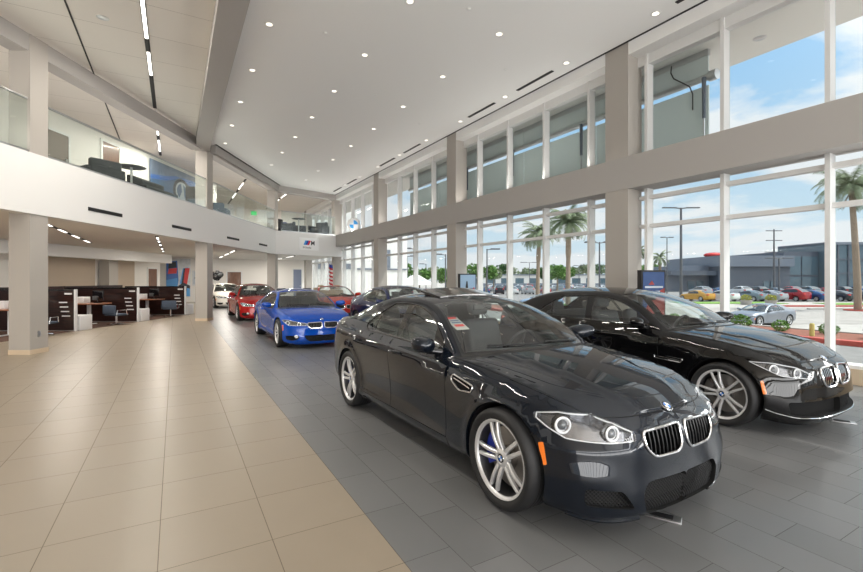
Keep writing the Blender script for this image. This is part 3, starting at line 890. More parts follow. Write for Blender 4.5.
    n = len(q); vs = [(q[i, 0], yy[i], q[i, 2]) for i in range(n)]+[(q[i, 0], -yy[i], q[i, 2]) for i in range(n)]
    fl.add(vs, [(i, i+1, n+i+1, n+i) for i in range(n-1)]); fl.build('underbody', M['black_plastic'], root)
    # inner skins so the cabin is not bare paint
    lab = [l for l in have if l in ('front_door', 'rear_door', 'body', 'roof_pillar', 'window_trim')]
    c = P.P[P.T].mean(1); sel = np.isin(P.lab, lab) & (c[:, 2] > .42) & (c[:, 0] > B.xA+.1) & (c[:, 0] < B.xC+.05)
    keep = P.lab.copy(); P.lab = np.where(sel, 'inner', 'no')
    link('cabin_lining', pmesh('cabin_lining', P.get('inner', 'both', -.025), M['lining']), root)
    P.lab = np.where(np.isin(keep, ['roof']) , 'inner', 'no')
    if len(P.get('inner')[2]): link('headliner', pmesh('headliner', P.get('inner', 'both', -.03), M['headliner']), root)
    P.lab = keep
    cabin(root, S, B)
    # mirrors and handles
    for sg in (1, -1):
        x0, y0, z0 = S['mirror']; mb = MB()
        k = 12; rings = 9; vs = []
        for i in range(rings):                                  # a pod swelling towards the rear
            f = i/(rings-1); x = x0-.085+.17*f
            e = (math.sin(PI*min(1, .12+f*.62)))**.55; e = e if f < .97 else e*.97
            for j in range(k):
                a = 2*PI*j/k; cy = abs(math.cos(a))**.75*math.copysign(1, math.cos(a)); cz = abs(math.sin(a))**.75*math.copysign(1, math.sin(a))
                vs.append((x+.05*cy*0-.03*cy, sg*(y0+.125*e*cy), z0+.072*e*cz+.012*cy))
        fs = [(i*k+j, i*k+(j+1) % k, (i+1)*k+(j+1) % k, (i+1)*k+j) for i in range(rings-1) for j in range(k)]+[tuple(range(k))]
        mb.add(vs, fs, 0, True)
        m = mb.build('door_mirror', S.get('mirror_mat', paint), root, angle=70)
        g = MB(); g.add([vs[(rings-1)*k+j] for j in range(k)], [tuple(range(k))], 0); g.build('mirror_glass', M['mirror'], m)
        a = MB(); yb = float(B.belt(np.array([x0-.02]))[0, 1])
        a.tube([(x0-.02, sg*(yb-.03), z0-.075), (x0-.015, sg*(yb+.03), z0-.066), (x0, sg*(y0-.02), z0-.05)], [.035, .026, .03], n=10); a.build('mirror_arm', M['black_gloss'], m)
    for hx, hz in S.get('handles', ()):
        for sg in (1, -1):
            L0 = B.LX(hx-.1); L1 = B.LX(hx+.1)
            pts = [(L0+(L1-L0)*j/10, hz+.006*j/10) for j in range(11)]
            Q, N = surf_line(B.W, pts); offs = [.0, .020, .033, .038, .040, .040, .040, .038, .033, .020, 0]
            rs = [.010, .014, .017, .018, .018, .018, .018, .018, .017, .014, .010]
            hb_ = MB(); hb_.tube([tuple((Q[j]+np.array((0, 1, 0))*offs[j])*np.array((1, sg, 1))) for j in range(11)], rs, n=8)
            hb_.build('door_handle', S.get('handle_mat', paint), root)
    if 'emblem' in S:
        ex = S['emblem']; Lq = np.linspace(.0, B.Lc, 300); H_ = B.hood(Lq, np.ones(300)); i = int(np.argmin(abs(H_[:, 0]-ex)))
        nrm = fd(B.hood, Lq[i:i+1], np.array([.985]))[0]; nrm[1] = 0
        if nrm[2] < 0: nrm = -nrm
        o = link('hood_emblem', roundel_mesh(.041, 0), root); q = Vector((0, 0, 1)).rotation_difference(Vector(nrm).normalized())
        o.rotation_mode = 'QUATERNION'; o.rotation_quaternion = q; o.location = Vector(H_[i])+Vector(nrm).normalized()*.004
    # wipers on the windscreen
    for y0 in (.02, -.55) if S.get('wipers', True) else ():
        mb = MB(); pts = []
        for f in np.linspace(0, 1, 9):
            y = y0+.52*f; ry = float(B.rail(np.array([B.xA+.06]))[0]); t = .6*(1-abs(y)/ry)
            p = B.roof(np.array([B.xA+.05+.02*f]), np.array([t]))[0]; pts.append((p[0], y, p[2]+.014))
        mb.tube(pts, .007, n=5); mb.build('wiper', M['black_plastic'], root)
    W = wheels; place_wheels(root, W, (B.xf, B.xr), S['track'])
    return root, B

def _area(p): 
    a = np.array(p); return .5*np.sum(a[:, 0]*np.roll(a[:, 1], -1)-a[:, 1]*np.roll(a[:, 0], -1))
def _cross(poly, l):
    z = []; n = len(poly)
    for i in range(n):
        (a, b), (c, d) = poly[i], poly[(i+1) % n]
        if (a > l) != (c > l): z.append(b+(d-b)*(l-a)/(c-a))
    return sorted(z)
def _clip(poly, ax, val, sgn):
    out = []; n = len(poly)
    for i in range(n):
        p, q = poly[i], poly[(i+1) % n]; a = (p[ax]-val)*sgn; b = (q[ax]-val)*sgn
        if a >= 0: out.append(p)
        if (a > 0) != (b > 0) and a != b:
            t = a/(a-b); out.append((p[0]+(q[0]-p[0])*t, p[1]+(q[1]-p[1])*t))
    return out

def headlight_inside(h, P, S, B, sd):
    sg = 1 if sd == 'right' else -1
    pnt = P.get('headlight', sd)
    link('lamp_housing', recess('lamp_housing', pnt, .055, M['lamp_silver']), h)
    for (t, a, z, r) in S['lamps']:
        ring = MB(); lens = MB(); bez = MB()
        L = B.LX(a) if t == 'x' else B.LY(a)
        Q, N = surf_line(B.W, [(L, z)]); q = Vector(Q[0]*np.array((1, sg, 1))); n = Vector(N[0])
        if n.x > 0: n = -n
        n.y = abs(n.y)*sg; d = Vector((-1, n.y*.55, .05)).normalized()
        c = q-n*.03
        u = d.orthogonal().normalized(); w = d.cross(u)
        ring.tube([c+u*math.cos(x)*r+w*math.sin(x)*r for x in np.linspace(0, 2*PI, 25)[:-1]], r*.16, n=8, closed=True)
        ring.tube([c-d*.012+u*math.cos(x)*r*.8+w*math.sin(x)*r*.8 for x in np.linspace(0, 2*PI, 25)[:-1]], r*.1, n=6, closed=True)
        lens.ball(c-d*.02, r*.72, 16); bez.tube([c-d*.03+u*math.cos(x)*r*1.12+w*math.sin(x)*r*1.12 for x in np.linspace(0, 2*PI, 25)[:-1]], r*.3, n=6, closed=True)
        bez.build('bezel', M['black_gloss'], h); ring.build('lamp_ring', M['lamp_white'], h); lens.build('projector', M['projector'], h)
    pl = S['feat']['headlight'][0]; pl = pl+pl[:1]; dm = lambda p: ((B.LX(p[1]) if p[0] == 'x' else B.LY(p[1])), p[2])
    st = dense([dm(p) for p in pl], .02, False); Q, N = surf_line(B.W, st); Q = Q+N*(-.010 if N[len(N)//2, 0] < 0 else .010); ce = Q.mean(0); Q = ce+(Q-ce)*.95
    sb = MB(); sb.tube([tuple(p*np.array((1, sg, 1))) for p in Q], .0048, n=6); sb.build('light_strip', M['lamp_white'], h)
        

def cabin(root, S, B):
    """seats, dashboard and steering wheel as seen through the glass"""
    x0 = S.get('seat_x', 1.62); w = S.get('cabin_w', .68); zf = .26; dz = S.get('seat_z', 0.)
    ft = MB(); ft.box((.55, -w, zf-.02), (B.xC-.1, w, zf)); ft.box((.55, -.12, zf), (B.xC-.6, .12, zf+.26)); ft.build('cabin_floor', M['lining'], root)
    yA = float(B.belt(np.array([B.xA+.12]))[0, 1])-.09; zA = float(B.zc(B.xA))
    d = MB(); xd = B.xA+.0
    prof = [(xd-.12, zA-.35), (xd-.12, zA-.06), (xd+.12, zA-.035), (xd+.30, zA-.06), (xd+.40, zA-.13), (xd+.42, zA-.30), (xd+.30, zA-.5), (xd-.12, zA-.5)]
    d.prism(prof, -yA, yA, axis='y')
    o = d.build('dashboard', M['dash'], root)
    for sg in ((1, -1)):
        rows = [(x0, .36, 'seat')]
        for sx, sy, nm in rows:
            s = MB(); s.rbox((sx-.28, sg*sy-.25, zf+.06), (sx+.26, sg*sy+.25, zf+.30+dz), .06)
            st = s.build('seat', S.get('seat_mat', M['seat']), root)
            b = MB(); Mx = Matrix.Translation((sx+.30, sg*sy, zf+.58+dz)) @ Matrix.Rotation(R(17), 4, 'Y')
            bb = MB(); bb.rbox((-.08, -.25, -.34), (.08, .25, .32), .06); b.add([Mx @ Vector(v) for v in bb.v], bb.f, 0, True)
            b.build('backrest', S.get('seat_mat', M['seat']), st)
            hb = MB(); hb.rbox((-.05, -.13, .37), (.05, .13, .55), .04); hh = MB(); hh.add([Mx @ Vector(v) for v in hb.v], hb.f, 0, True)
            hh.tube([Mx @ Vector((0, -.06, .3)), Mx @ Vector((0, -.06, .4))], .008); hh.tube([Mx @ Vector((0, .06, .3)), Mx @ Vector((0, .06, .4))], .008)
            hh.build('headrest', S.get('seat_mat', M['seat']), st)
    rx = S.get('rear_seat_x', x0+.95)
    s = MB(); s.rbox((rx-.28, -w+.04, zf+.08), (rx+.22, w-.04, zf+.32+dz), .06); st = s.build('rear_seat', S.get('seat_mat', M['seat']), root)
    b = MB(); Mx = Matrix.Translation((rx+.27, 0, zf+.58+dz)) @ Matrix.Rotation(R(20), 4, 'Y')
    bb = MB(); bb.rbox((-.08, -w+.04, -.34), (.08, w-.04, .28), .06); b.add([Mx @ Vector(v) for v in bb.v], bb.f, 0, True); b.build('rear_backrest', S.get('seat_mat', M['seat']), st)
    for y in (-.38, .38):
        hb = MB(); hb.rbox((-.045, y-.12, .27), (.045, y+.12, .42), .035); hh = MB(); hh.add([Mx @ Vector(v) for v in hb.v], hb.f, 0, True); hh.build('headrest', S.get('seat_mat', M['seat']), st)
    c = Vector((xd+.50, -.36, zA-.10)); ax = Vector((-1, 0, -.38)).normalized(); u = Vector((0, 1, 0)); v = ax.cross(u)
    sw = MB(); ring = [c+u*math.cos(a)*.185+v*math.sin(a)*.185 for a in np.linspace(0, 2*PI, 29)[:-1]]
    sw.tube(ring, .016, n=8, closed=True)
    for a in (0, PI, -PI/2): sw.tube([c, c+u*math.cos(a)*.18+v*math.sin(a)*.18], .014, n=6)
    sw.tube([c, c+ax*.2], .03, n=8); sw.ball(c, (.03, .06, .06)); sw.build('steering_wheel', M['dash'], root)
    m = MB(); zt = float(B.zc(S['headers'][0])); xm = S['headers'][0]+float(B.bow(S['headers'][0]))
    m.rbox((xm+.02, -.12, zt-.11), (xm+.05, .12, zt-.04), .012); m.tube([(xm+.03, 0, zt-.05), (xm+.0, 0, zt-.01)], .012); m.build('rear_view_mirror', M['black_plastic'], root)
# ---------------------------------------------------------------- the kinds of car
def crease(x0, z0, x1, z1, amp=.010, w=.045, xa=.35, xb=None):
    def f(x, y, z):
        zc = z0+(z1-z0)*(x-x0)/(x1-x0); t = z-zc
        k = smooth01((x-xa)/.35)*smooth01((np.abs(y)-.5)/.2)
        return amp*k*np.exp(-np.abs(t)/w)
    return f
def bumper_corner(yc=.62, amp=.02):
    return lambda x, y, z: 0*x

def sedan_spec(wb=2.964, front=.80, wide=.9455, h=1.456, rs=0., **kw):
    s = wb/2.964; k = wide/.9455; fs = front/.80
    X = lambda x: x*s if x > 0 else x*fs
    ol = [(-.800, 0, .11, .728), (-.793, .22, .11, .728), (-.765, .45, .11, .726), (-.695, .65, .115, .736), (-.575, .79, .13, .766), (-.40, .872, .15, .812), (-.12, .915, .17, .866),
          (.20, .928, .195, .908), (.62, .932, .20, .944), (1.05, .934, .20, .962), (1.6, .936, .20, .974), (2.2, .940, .20, .984), (2.7, .945, .20, .992), (3.1, .941, .205, 1.004),
          (3.5, .92, .22, 1.02), (3.76, .865, .25, 1.035), (3.92, .75, .27, 1.05), (3.99, .5, .28, 1.06), (4.015, .25, .28, 1.062), (4.02, 0, .28, 1.062)]
    zk = h/1.456
    outline = [(X(a), b*k, c, d*zk) for a, b, c, d in ol]
    prof = {0: [.075, .03, .012, .008, .018, .022, .030, .050, .085, .150],
            2: [.080, .03, .012, .008, .018, .024, .034, .058, .096, .165],
            4: [.075, .03, .015, .006, .012, .024, .042, .075, .115, .180],
            6: [.06, .025, .010, .004, .004, .006, .016, .044, .084, .150],
            7: [.055, .022, .010, .002, .002, .002, .010, .036, .072, .135],
            8: [.050, .014, .012, .012, .010, .006, .006, .024, .056, .110],
            9: [.045, .008, .012, .020, .016, .008, .004, .016, .042, .078],
            10: [.045, .008, .012, .022, .018, .009, .003, .014, .038, .070],
            12: [.045, .008, .012, .016, .010, .004, .001, .014, .040, .074],
            13: [.05, .018, .008, .002, .0, .0, .003, .024, .058, .100],
            14: [.07, .03, .010, .004, .002, .002, .012, .036, .074, .130],
            16: [.11, .05, .02, .01, .004, .004, .018, .038, .060, .10],
            19: [.11, .04, .01, .0, .008, .026, .046, .052, .05, .06]}
    Z = lambda z: z*zk
    rail = [(X(.70), 0, 0), (X(1.0), .735*k, Z(1.15)), (X(1.25), .652*k, Z(1.273)), (X(1.50), .592*k, Z(1.350)), (X(1.80), .572*k, Z(1.387)), (X(2.15+rs*.5), .572*k, Z(1.387)), (X(2.5+rs*.8), .598*k, Z(1.358)), (X(2.85+rs), .640*k, Z(1.276)), (X(3.2+rs*.8), .700*k, Z(1.158)), (X(3.54+rs*.5), .775*k, 1.0)]
    zc = [Z(.985), Z(1.175), Z(1.303), Z(1.394), Z(1.445), Z(1.456), Z(1.432), Z(1.350), Z(1.222), Z(1.070)]
    bow = [-.27, -.20, -.14, -.085, -.035, .0, .03, .06, .09, .11]
    S = dict(outline=outline, prof=prof, rail=rail, zc=zc, bow=bow, xf=0., xr=wb, arch_r=.392, wheel_r=.345, track=1.615*k,
        hoodz=[(X(-.50), Z(.806)), (X(-.30), Z(.868)), (X(0.), Z(.930)), (X(.22), Z(.962))], doors=[X(.70), X(1.77+rs*.3), X(2.84+rs*.5)], sill=.29,
        dlo=dict(front=X(.90), top_end=X(2.22+rs), rear=[(X(2.50+rs), Z(1.006)), (X(2.57+rs), Z(1.035)), (X(2.59+rs), Z(1.07)), (X(2.50+rs), Z(1.155)), (X(2.36+rs), Z(1.245))], bpost=(X(1.655+rs*.4), X(1.765+rs*.4)), cuts=[X(2.30+rs*.9)], lean=.16),
        headers=(X(1.47), X(2.62+rs*.7)), mirror=(X(.93), 1.0*k, Z(1.035)), handles=[(X(1.64), Z(.872)), (X(2.68), Z(.890))],
        mods=[crease(.3, .80, 3.6, .90)], emblem=X(-.70), mirror_tri=X(1.0), seat_x=X(1.56), seat_z=-.02*1,
        lamps=[], feat=dict(round={}))
    S.update(kw); return S

def spec_sport():
    """the dark grey sport sedan at the front"""
    def hm(x, y):
        yr = .30+(x+.75)*.22
        a = .016*smooth01((yr-y)/.07)
        return a*smooth01((x+.78)/.15)
    S = sedan_spec(hood_mod=hm)
    S['feat'] = dict(round=dict(headlight=.03, kidney=.035, intake=.03, side_intake=.03, vent=.02, reflector=.01, taillight=.03),
        headlight=[[('x', -.27, .738), ('x', -.42, .764), ('y', .70, .748), ('y', .54, .706), ('y', .435, .655), ('y', .44, .602), ('y', .62, .600), ('x', -.50, .615), ('x', -.37, .662), ('x', -.275, .708)]],
        kidney=[[('y', .03, .668), ('y', .385, .652), ('y', .375, .56), ('y', .30, .495), ('y', .07, .495), ('y', .03, .54)]],
        intake=[[('y', -.45, .355), ('y', .37, .355), ('y', .42, .29), ('y', .39, .165), ('y', .30, .145), ('y', -.45, .145)]],
        side_intake=[[('y', .475, .205), ('y', .565, .325), ('y', .76, .345), ('y', .765, .235), ('y', .62, .222)]],
        vent=[[('x', .33, .785), ('x', .60, .835), ('x', .615, .785), ('x', .50, .725), ('x', .345, .735)]],
        reflector=[[('x', -.34, .565), ('x', -.375, .575), ('x', -.405, .44), ('x', -.375, .43)]],
        taillight=[[('x', 3.62, .93), ('x', 3.9, .96), ('r', .5, .95), ('r', .5, .80), ('x', 3.9, .80), ('x', 3.72, .84)]])
    S['vent_bar'] = [(.37, .762), (.58, .805)]
    S['lamps'] = [('x', -.475, .690, .048), ('y', .585, .655, .044)]; S['track'] = 1.64; S['slat_mat'] = M['slat_black']; S['kring'] = .009
    fr = crease(0, .572, 1, .572, .011, .035, -9)
    S['mods'] = S['mods']+[lambda x, y, z: fr(x, np.abs(y)+.15, z)*smooth01((-.25-x)/.2), lambda x, y, z: .016*np.exp(-((z-.40)/.07)**2)*np.exp(-((np.abs(y)-.72)/.13)**2)*smooth01((-.35-x)/.2)]
    S['bumper_z'] = .60
    S['strips'] = [([('y', .40, .118), ('y', .60, .128), ('y', .75, .140), ('x', -.50, .155)], .006, .011, M['paint_grey'])]
    return S
def spec_lux():
    """the big black sedan"""
    def hm(x, y):
        yr = .33+(x+.75)*.20
        return .012*smooth01((yr-y)/.09)*smooth01((x+.80)/.15)
    S = sedan_spec(wb=3.07, front=.73, rs=.24, wide=.951, h=1.479, hood_mod=hm)
    S['mods'] = [crease(.3, .78, 3.7, .92, .009, .05)]
    S['feat'] = dict(round=dict(headlight=[.02, .08, .05, .03, .06, .05], kidney=.06, intake=.03, vent=.012, reflector=.01, taillight=.03),
        headlight=[[('x', -.24, .742), ('x', -.46, .745), ('y', .62, .705), ('y', .46, .625), ('y', .52, .585), ('x', -.52, .615)]],
        kidney=[[('y', .03, .695), ('y', .34, .675), ('y', .325, .54), ('y', .25, .485), ('y', .08, .485), ('y', .03, .53)]],
        intake=[[('y', -.45, .365), ('y', .48, .365), ('y', .76, .36), ('y', .74, .23), ('y', .42, .20), ('y', -.45, .20)]],
        vent=[[('x', .42, .66), ('x', .78, .675), ('x', .78, .635), ('x', .45, .62)]],
        reflector=[[('x', -.36, .55), ('x', -.385, .56), ('x', -.415, .43), ('x', -.385, .42)]],
        taillight=[[('x', 3.75, .93), ('x', 4.05, .96), ('r', .5, .95), ('r', .5, .80), ('x', 4.05, .80)]])
    S['vent_bar'] = [(.46, .64), (.76, .655)]
    S['lamps'] = [('x', -.48, .675, .050), ('y', .62, .645, .046)]
    S['strips'] = [([('y', 0, .185), ('y', .40, .185), ('y', .70, .205), ('x', -.48, .24), ('x', -.40, .27)], 0.003, .0045, M['chrome']), ]
    S['surround'] = M['black_gloss']; S['slat_mat'] = M['chrome']; S['slats'] = 8; S['kring'] = .012; S['lattice'] = True; S['lat_in'] = .05; S['emblem'] = -.73
    return S
def spec_coupe(h=1.385, wb=2.81, wide=.9125, open_=False, doors=2):
    S = sedan_spec(wb=wb, front=.765, wide=wide, h=h)
    zk = h/1.456; s = wb/2.964
    S['doors'] = [.70*s, 2.20*s] if doors == 2 else S['doors']
    S['handles'] = [(1.98*s, .868*zk)] if doors == 2 else S['handles']
    if doors == 2: S['dlo'].update(bpost=(2.02*s, 2.09*s), cuts=[])
    S['feat'] = dict(round=dict(headlight=[.03, .05, .03, .02, .02, .03], kidney=.03, intake=.03, side_intake=.03, reflector=.01, taillight=.03),
        headlight=[[('x', -.24, .712*zk), ('x', -.48, .725*zk), ('y', .62, .685*zk), ('y', .375, .640*zk), ('y', .38, .58*zk), ('x', -.54, .585*zk)]],
        kidney=[[('y', .03, .655*zk), ('y', .355, .645*zk), ('y', .365, .58*zk), ('y', .29, .515*zk), ('y', .07, .515*zk), ('y', .03, .545*zk)]],
        intake=[[('y', -.45, .345*zk), ('y', .44, .345*zk), ('y', .40, .26*zk), ('y', .32, .19*zk), ('y', -.45, .19*zk)]],
        side_intake=[[('y', .53, .335*zk), ('y', .72, .345*zk), ('x', -.48, .335*zk), ('x', -.48, .25*zk), ('y', .70, .22*zk), ('y', .58, .24*zk)]],
        reflector=[[('x', -.34, .54), ('x', -.375, .55), ('x', -.405, .43), ('x', -.375, .42)]],
        taillight=[[('x', 3.42, .91*zk), ('x', 3.66, .94*zk), ('r', .5, .94*zk), ('r', .5, .80*zk), ('x', 3.66, .78*zk)]])
    S['lamps'] = [('x', -.46, .655*zk, .044), ('y', .56, .625*zk, .040)]
    S['emblem'] = -.68; S['wheel_r'] = .33; S['arch_r'] = .375; S['seat_x'] = 1.62; S['bumper_z'] = .63
    if open_: S['open'] = True; S['seat_mat'] = M['seat_tan']
    return S
def fog_lamps(root, B, yy=.62, zz=.315):
    """round fog lamps in the side openings"""
    for sg in (1, -1):
        Q, N = surf_line(B.W, [(B.LY(yy), zz)]); q = Q[0]*np.array((1, sg, 1))
        m = MB(); m.lathe([(0, -.045), (.032, -.04), (.042, -.02), (.042, .03)], 16, axis='x'); o = m.build('fog_lamp', M['lamp_white'], root); o.location = (q[0]+.035, q[1], q[2])
def far_spec(kind):
    if kind == 'coupe': return spec_coupe(h=1.36)
    S = sedan_spec(wb=2.75, front=.76, wide=.90, h=1.44 if kind == 'sedan' else 1.70)
    zk = 1. if kind == 'sedan' else 1.17
    S['wheel_r'] = .33; S['arch_r'] = .37
    S['feat'] = dict(round={}, headlight=[[('x', -.30, .69*zk), ('x', -.52, .70*zk), ('y', .55, .67*zk), ('y', .42, .63*zk), ('y', .44, .57*zk), ('x', -.56, .57*zk)]],
        kidney=[[('y', .0, .64*zk), ('y', .32, .63*zk), ('y', .28, .53*zk), ('y', .0, .52*zk)]], intake=[[('y', -.3, .40*zk), ('y', .5, .40*zk), ('y', .45, .27*zk), ('y', -.3, .27*zk)]],
        taillight=[[('x', 3.40, .92*zk), ('x', 3.62, .95*zk), ('r', .5, .95*zk), ('r', .5, .80*zk), ('x', 3.62, .78*zk)]])
    if kind == 'suv':
        S['rail'] = [(a, b*1.04 if b else b, c) for a, b, c in S['rail']]
        s = 2.75/2.964
        S['rail'][6] = (2.5*s, .62, 1.63); S['rail'][7] = (3.0*s, .65, 1.58); S['rail'][8] = (3.35*s, .69, 1.42); S['rail'][9] = (3.72*s, .78, 1.)
        S['zc'] = S['zc'][:6]+[1.68, 1.63, 1.48, 1.22]; S['bow'] = S['bow'][:6]+[.03, .05, .06, .05]
        S['headers'] = (1.47*s, 3.0*s); S['dlo'].update(top_end=2.9*s, rear=[(3.05*s, 1.2), (3.15*s, 1.25), (3.15*s, 1.36), (3.05*s, 1.45)], cuts=[])
        S['wheel_r'] = .36; S['arch_r'] = .40
    return S
# ================================================================ THE SHOWROOM
XB, XG, ZC = 8.65, 9.15, 6.81                 # face of the right-hand beam, glass line, ceiling
ZF0, ZF1 = 3.0, 4.30                          # balcony fascia, bottom and top
ZB0, ZB1 = 3.60, 4.31                         # right-hand beam
YE = 35.6                                     # end wall
P0 = np.array((-2.67, 12.48)); DV = np.array((.490, .872)); DV = DV/np.linalg.norm(DV); NV = np.array((DV[1], -DV[0]))
def F(t, o=0.): p = P0+DV*t+NV*o; return float(p[0]), float(p[1])       # along the balcony, o towards the hall
ADV = math.atan2(DV[1], DV[0])
T3 = 15.30                                                               # third balcony column
def S(mb, name, m, kind='structure', **k):
    o = mb.build(name, m, **k); o['kind'] = kind; return o

# floors
S(MB().box((-26, -12, -.12), (1.13, YE, 0)), 'floor', M['tile_beige'])
S(MB().box((1.13, -12, -.12), (XG, YE, 0)), 'floor', M['tile_grey'])
# ceilings
c3 = F(T3, .2)
atr = [(1.0, -12), (XB-.03, -12), (XB-.03, 26.95), (c3[0], c3[1]+.1), F(7.63+.2, -.1), (1.0, 18.9)]
S(MB().prism(atr, ZC, ZC+.15), 'ceiling', M['ceiling_white'])
lft = [(-26, -12), (.8, -12), (.8, 19.0), F(7.63, 0), F(T3, 0), (XB, 26.95), (XB, YE), (-26, YE)]
S(MB().prism(lft, ZC+.01, ZC+.16), 'ceiling', M['panel_ceiling'])
# dark joint in the panelled ceiling, shadow gaps of the hall ceiling
S(MB().box((-1.80, -10, ZC-.004), (-1.77, 30, ZC+.012)), 'trim_1', M['slot'])
S(MB().box((XB-.085, -12, ZC-.006), (XB-.03, 26.9, ZC+.05)), 'trim_2', M['slot'])
def along(t0, t1, o0, o1, z0, z1, mb=None):
    mb = mb or MB(); q = [F(t0, o0), F(t1, o0), F(t1, o1), F(t0, o1)]; return mb.prism(q, z0, z1)
S(along(7.75, T3, .22, .30, ZC-.008, ZC+.02), 'trim_3', M['slot'])
# ceiling beams
S(MB().box((.66, -12, 6.50), (1.145, 19.2, ZC+.02)), 'beam', M['beam_paint'])
S(along(-9, 7.3, -.42, -.02, 6.46, ZC+.02), 'beam', M['beam_paint'])
S(along(7.9, T3+.1, -.38, .20, 6.50, ZC+.02), 'beam', M['beam_paint'])
fe = [(c3[0]-.1, c3[1]), (XB, 26.95), (XB, 27.45), (c3[0]-.3, c3[1]+.5)]
S(MB().prism(fe, 6.50, ZC+.02), 'beam', M['beam_paint'])
# balcony: fascia, slab, far fascia
for t0, t1 in ((-14, T3+.02),):
    S(along(t0, t1, -.25, .03, ZF0, ZF1), 'wall_balcony', M['wall_white'])
ff0 = np.array(F(T3, .03)); ff1 = np.array((XB+.02, 26.95)); fu = (ff1-ff0)/np.linalg.norm(ff1-ff0); fn = np.array((fu[1], -fu[0]))
def G(t, o=0.): p = ff0+fu*t+fn*o; return float(p[0]), float(p[1])        # along the far fascia
GL = float(np.linalg.norm(ff1-ff0)); AFU = math.atan2(fu[1], fu[0])
S(MB().prism([G(0, 0), G(GL+.45, 0), G(GL+.45, -.25), G(0, -.25)], ZF0, ZF1), 'wall_end_fascia', M['wall_white'])
slab = [F(-14, -.25), F(T3, -.25), G(GL+.4, -.25), (XG-.1, YE), (-26, YE), (-26, F(-14)[1])]
S(MB().prism(slab, ZF0+.05, ZF1-.06), 'ceiling', M['wall_warm'])
S(MB().prism(slab, ZF1-.05, ZF1-.01), 'floor', mat('balcony carpet', (.20, .18, .16), .9))
# columns
def column(poly, z0, z1): return S(MB().prism(poly, z0, z1), 'column', M['taupe'])
def skirt(poly, z=.10):
    c = np.mean(poly, 0); q = [tuple(c+(np.array(p)-c)*1.045) for p in poly]; return S(MB().prism(q, 0, z), 'baseboard', M['trim_beige'])
M['trim_beige'] = mat('beige skirting', (.62, .50, .36), .4)
COLY = [6.38+6.96*k for k in (-2, -1, 0, 1, 2, 3, 4)]
for y in COLY:
    q = [(XB, y), (XB+.47, y), (XB+.47, y+.6), (XB, y+.6)]
    column(q, 0, ZC+.02); skirt(q)
for t in (-7.63, 0, 7.63, T3):
    q = [F(t, 0), F(t+.45, 0), F(t+.45, -.45), F(t, -.45)]
    column(q, 0, ZC+.02); skirt(q)
# right-hand wall: beam, bulkhead, soffits, sill
S(MB().box((XB-.015, -12, ZB0), (XG+.12, YE, ZB1)), 'beam', M['beam_paint'])
S(MB().box((XB+.012, -12, 6.55), (XG+.1, YE, ZC+.02)), 'wall_bulkhead', M['ceiling_white'])
S(MB().box((XG-.17, -12, 0), (XG+.12, YE, .29)), 'wall_sill', M['wall_white'])
S(MB().box((XG-.19, -12, 0), (XG-.17, YE, .24)), 'baseboard_right', M['trim_beige'])
# windows: one frame per bay and level, its panes and bars as parts
MU = [3.02+1.572*k for k in range(-9, 21)]
def window(n, y0, y1, z0, z1, trans, head):
    fr = MB(); x0, x1 = XG-.19, XG+.02
    ys = [y for y in MU if y0+.05 < y < y1-.05]
    for y in ys: fr.box((x0, y-.035, z0), (x1, y+.035, z1))
    o = fr.build('window_%d' % n, M['frame_white']); o['kind'] = 'structure'
    for z in trans: MB().box((XG-.12, y0, z-.04), (XG+.025, y1, z+.04)).build('transom', M['frame_white'], o)
    if head: MB().box((XG-.16, y0, z1-head), (XG+.03, y1, z1)).build('head_bar', M['frame_white'], o)
    edges = [y0]+ys+[y1]; zz = [z0]+list(trans)+[z1]
    for a, b in zip(edges[:-1], edges[1:]):
        for c, d in zip(zz[:-1], zz[1:]):
            MB().box((XG-.012, a, c), (XG, b, d)).build('pane', M['pane'], o)
n = 0
for a, b in zip(COLY[:-1], COLY[1:]):
    n += 1; window(n, a+.6, b, .29, ZB0, (2.78, 3.41), 0)
    n += 1; window(n, a+.6, b, ZB1, 6.55, (), .22)
n += 1; window(n, COLY[-1]+.6, YE, .29, ZB0, (2.78, 3.41), 0)
n += 1; window(n, COLY[-1]+.6, YE, ZB1, 6.55, (), .22)
# roof overhang outside
S(MB().box((XG+.12, -12, 6.55), (11.2, 37, 6.95)), 'roof', mat('overhang paint', (.74, .72, .68), .7))
# end wall and left wall
ew = S(MB().box((-26, YE, 0), (XG+.1, YE+.2, 7.2)), 'wall_end', M['wall_warm'])
S(MB().box((-26.2, -12, 0), (-26, YE, 7.2)), 'wall_left', M['wall_warm'])
# rear of the hall, behind the camera: a glazed front, only its posts and beam
S(MB().box((-26, -12.2, 5.9), (XG, -12, 7.2)), 'wall_front', M['wall_white'])
fw = MB(); fy = -12.1
for i in range(22): fw.box((-25.6+1.6*i-.04, fy-.12, 0), (-25.6+1.6*i+.04, fy+.12, 5.9))
o = fw.build('window_30', M['frame_white']); o['kind'] = 'structure'
for z in (.2, 2.8, 3.5): MB().box((-26, fy-.06, z-.06), (XG, fy+.06, z+.06)).build('transom', M['frame_white'], o)
S(MB().box((-26, fy-.2, 3.6), (XG, fy+.1, 4.3)), 'beam', M['beam_paint'])
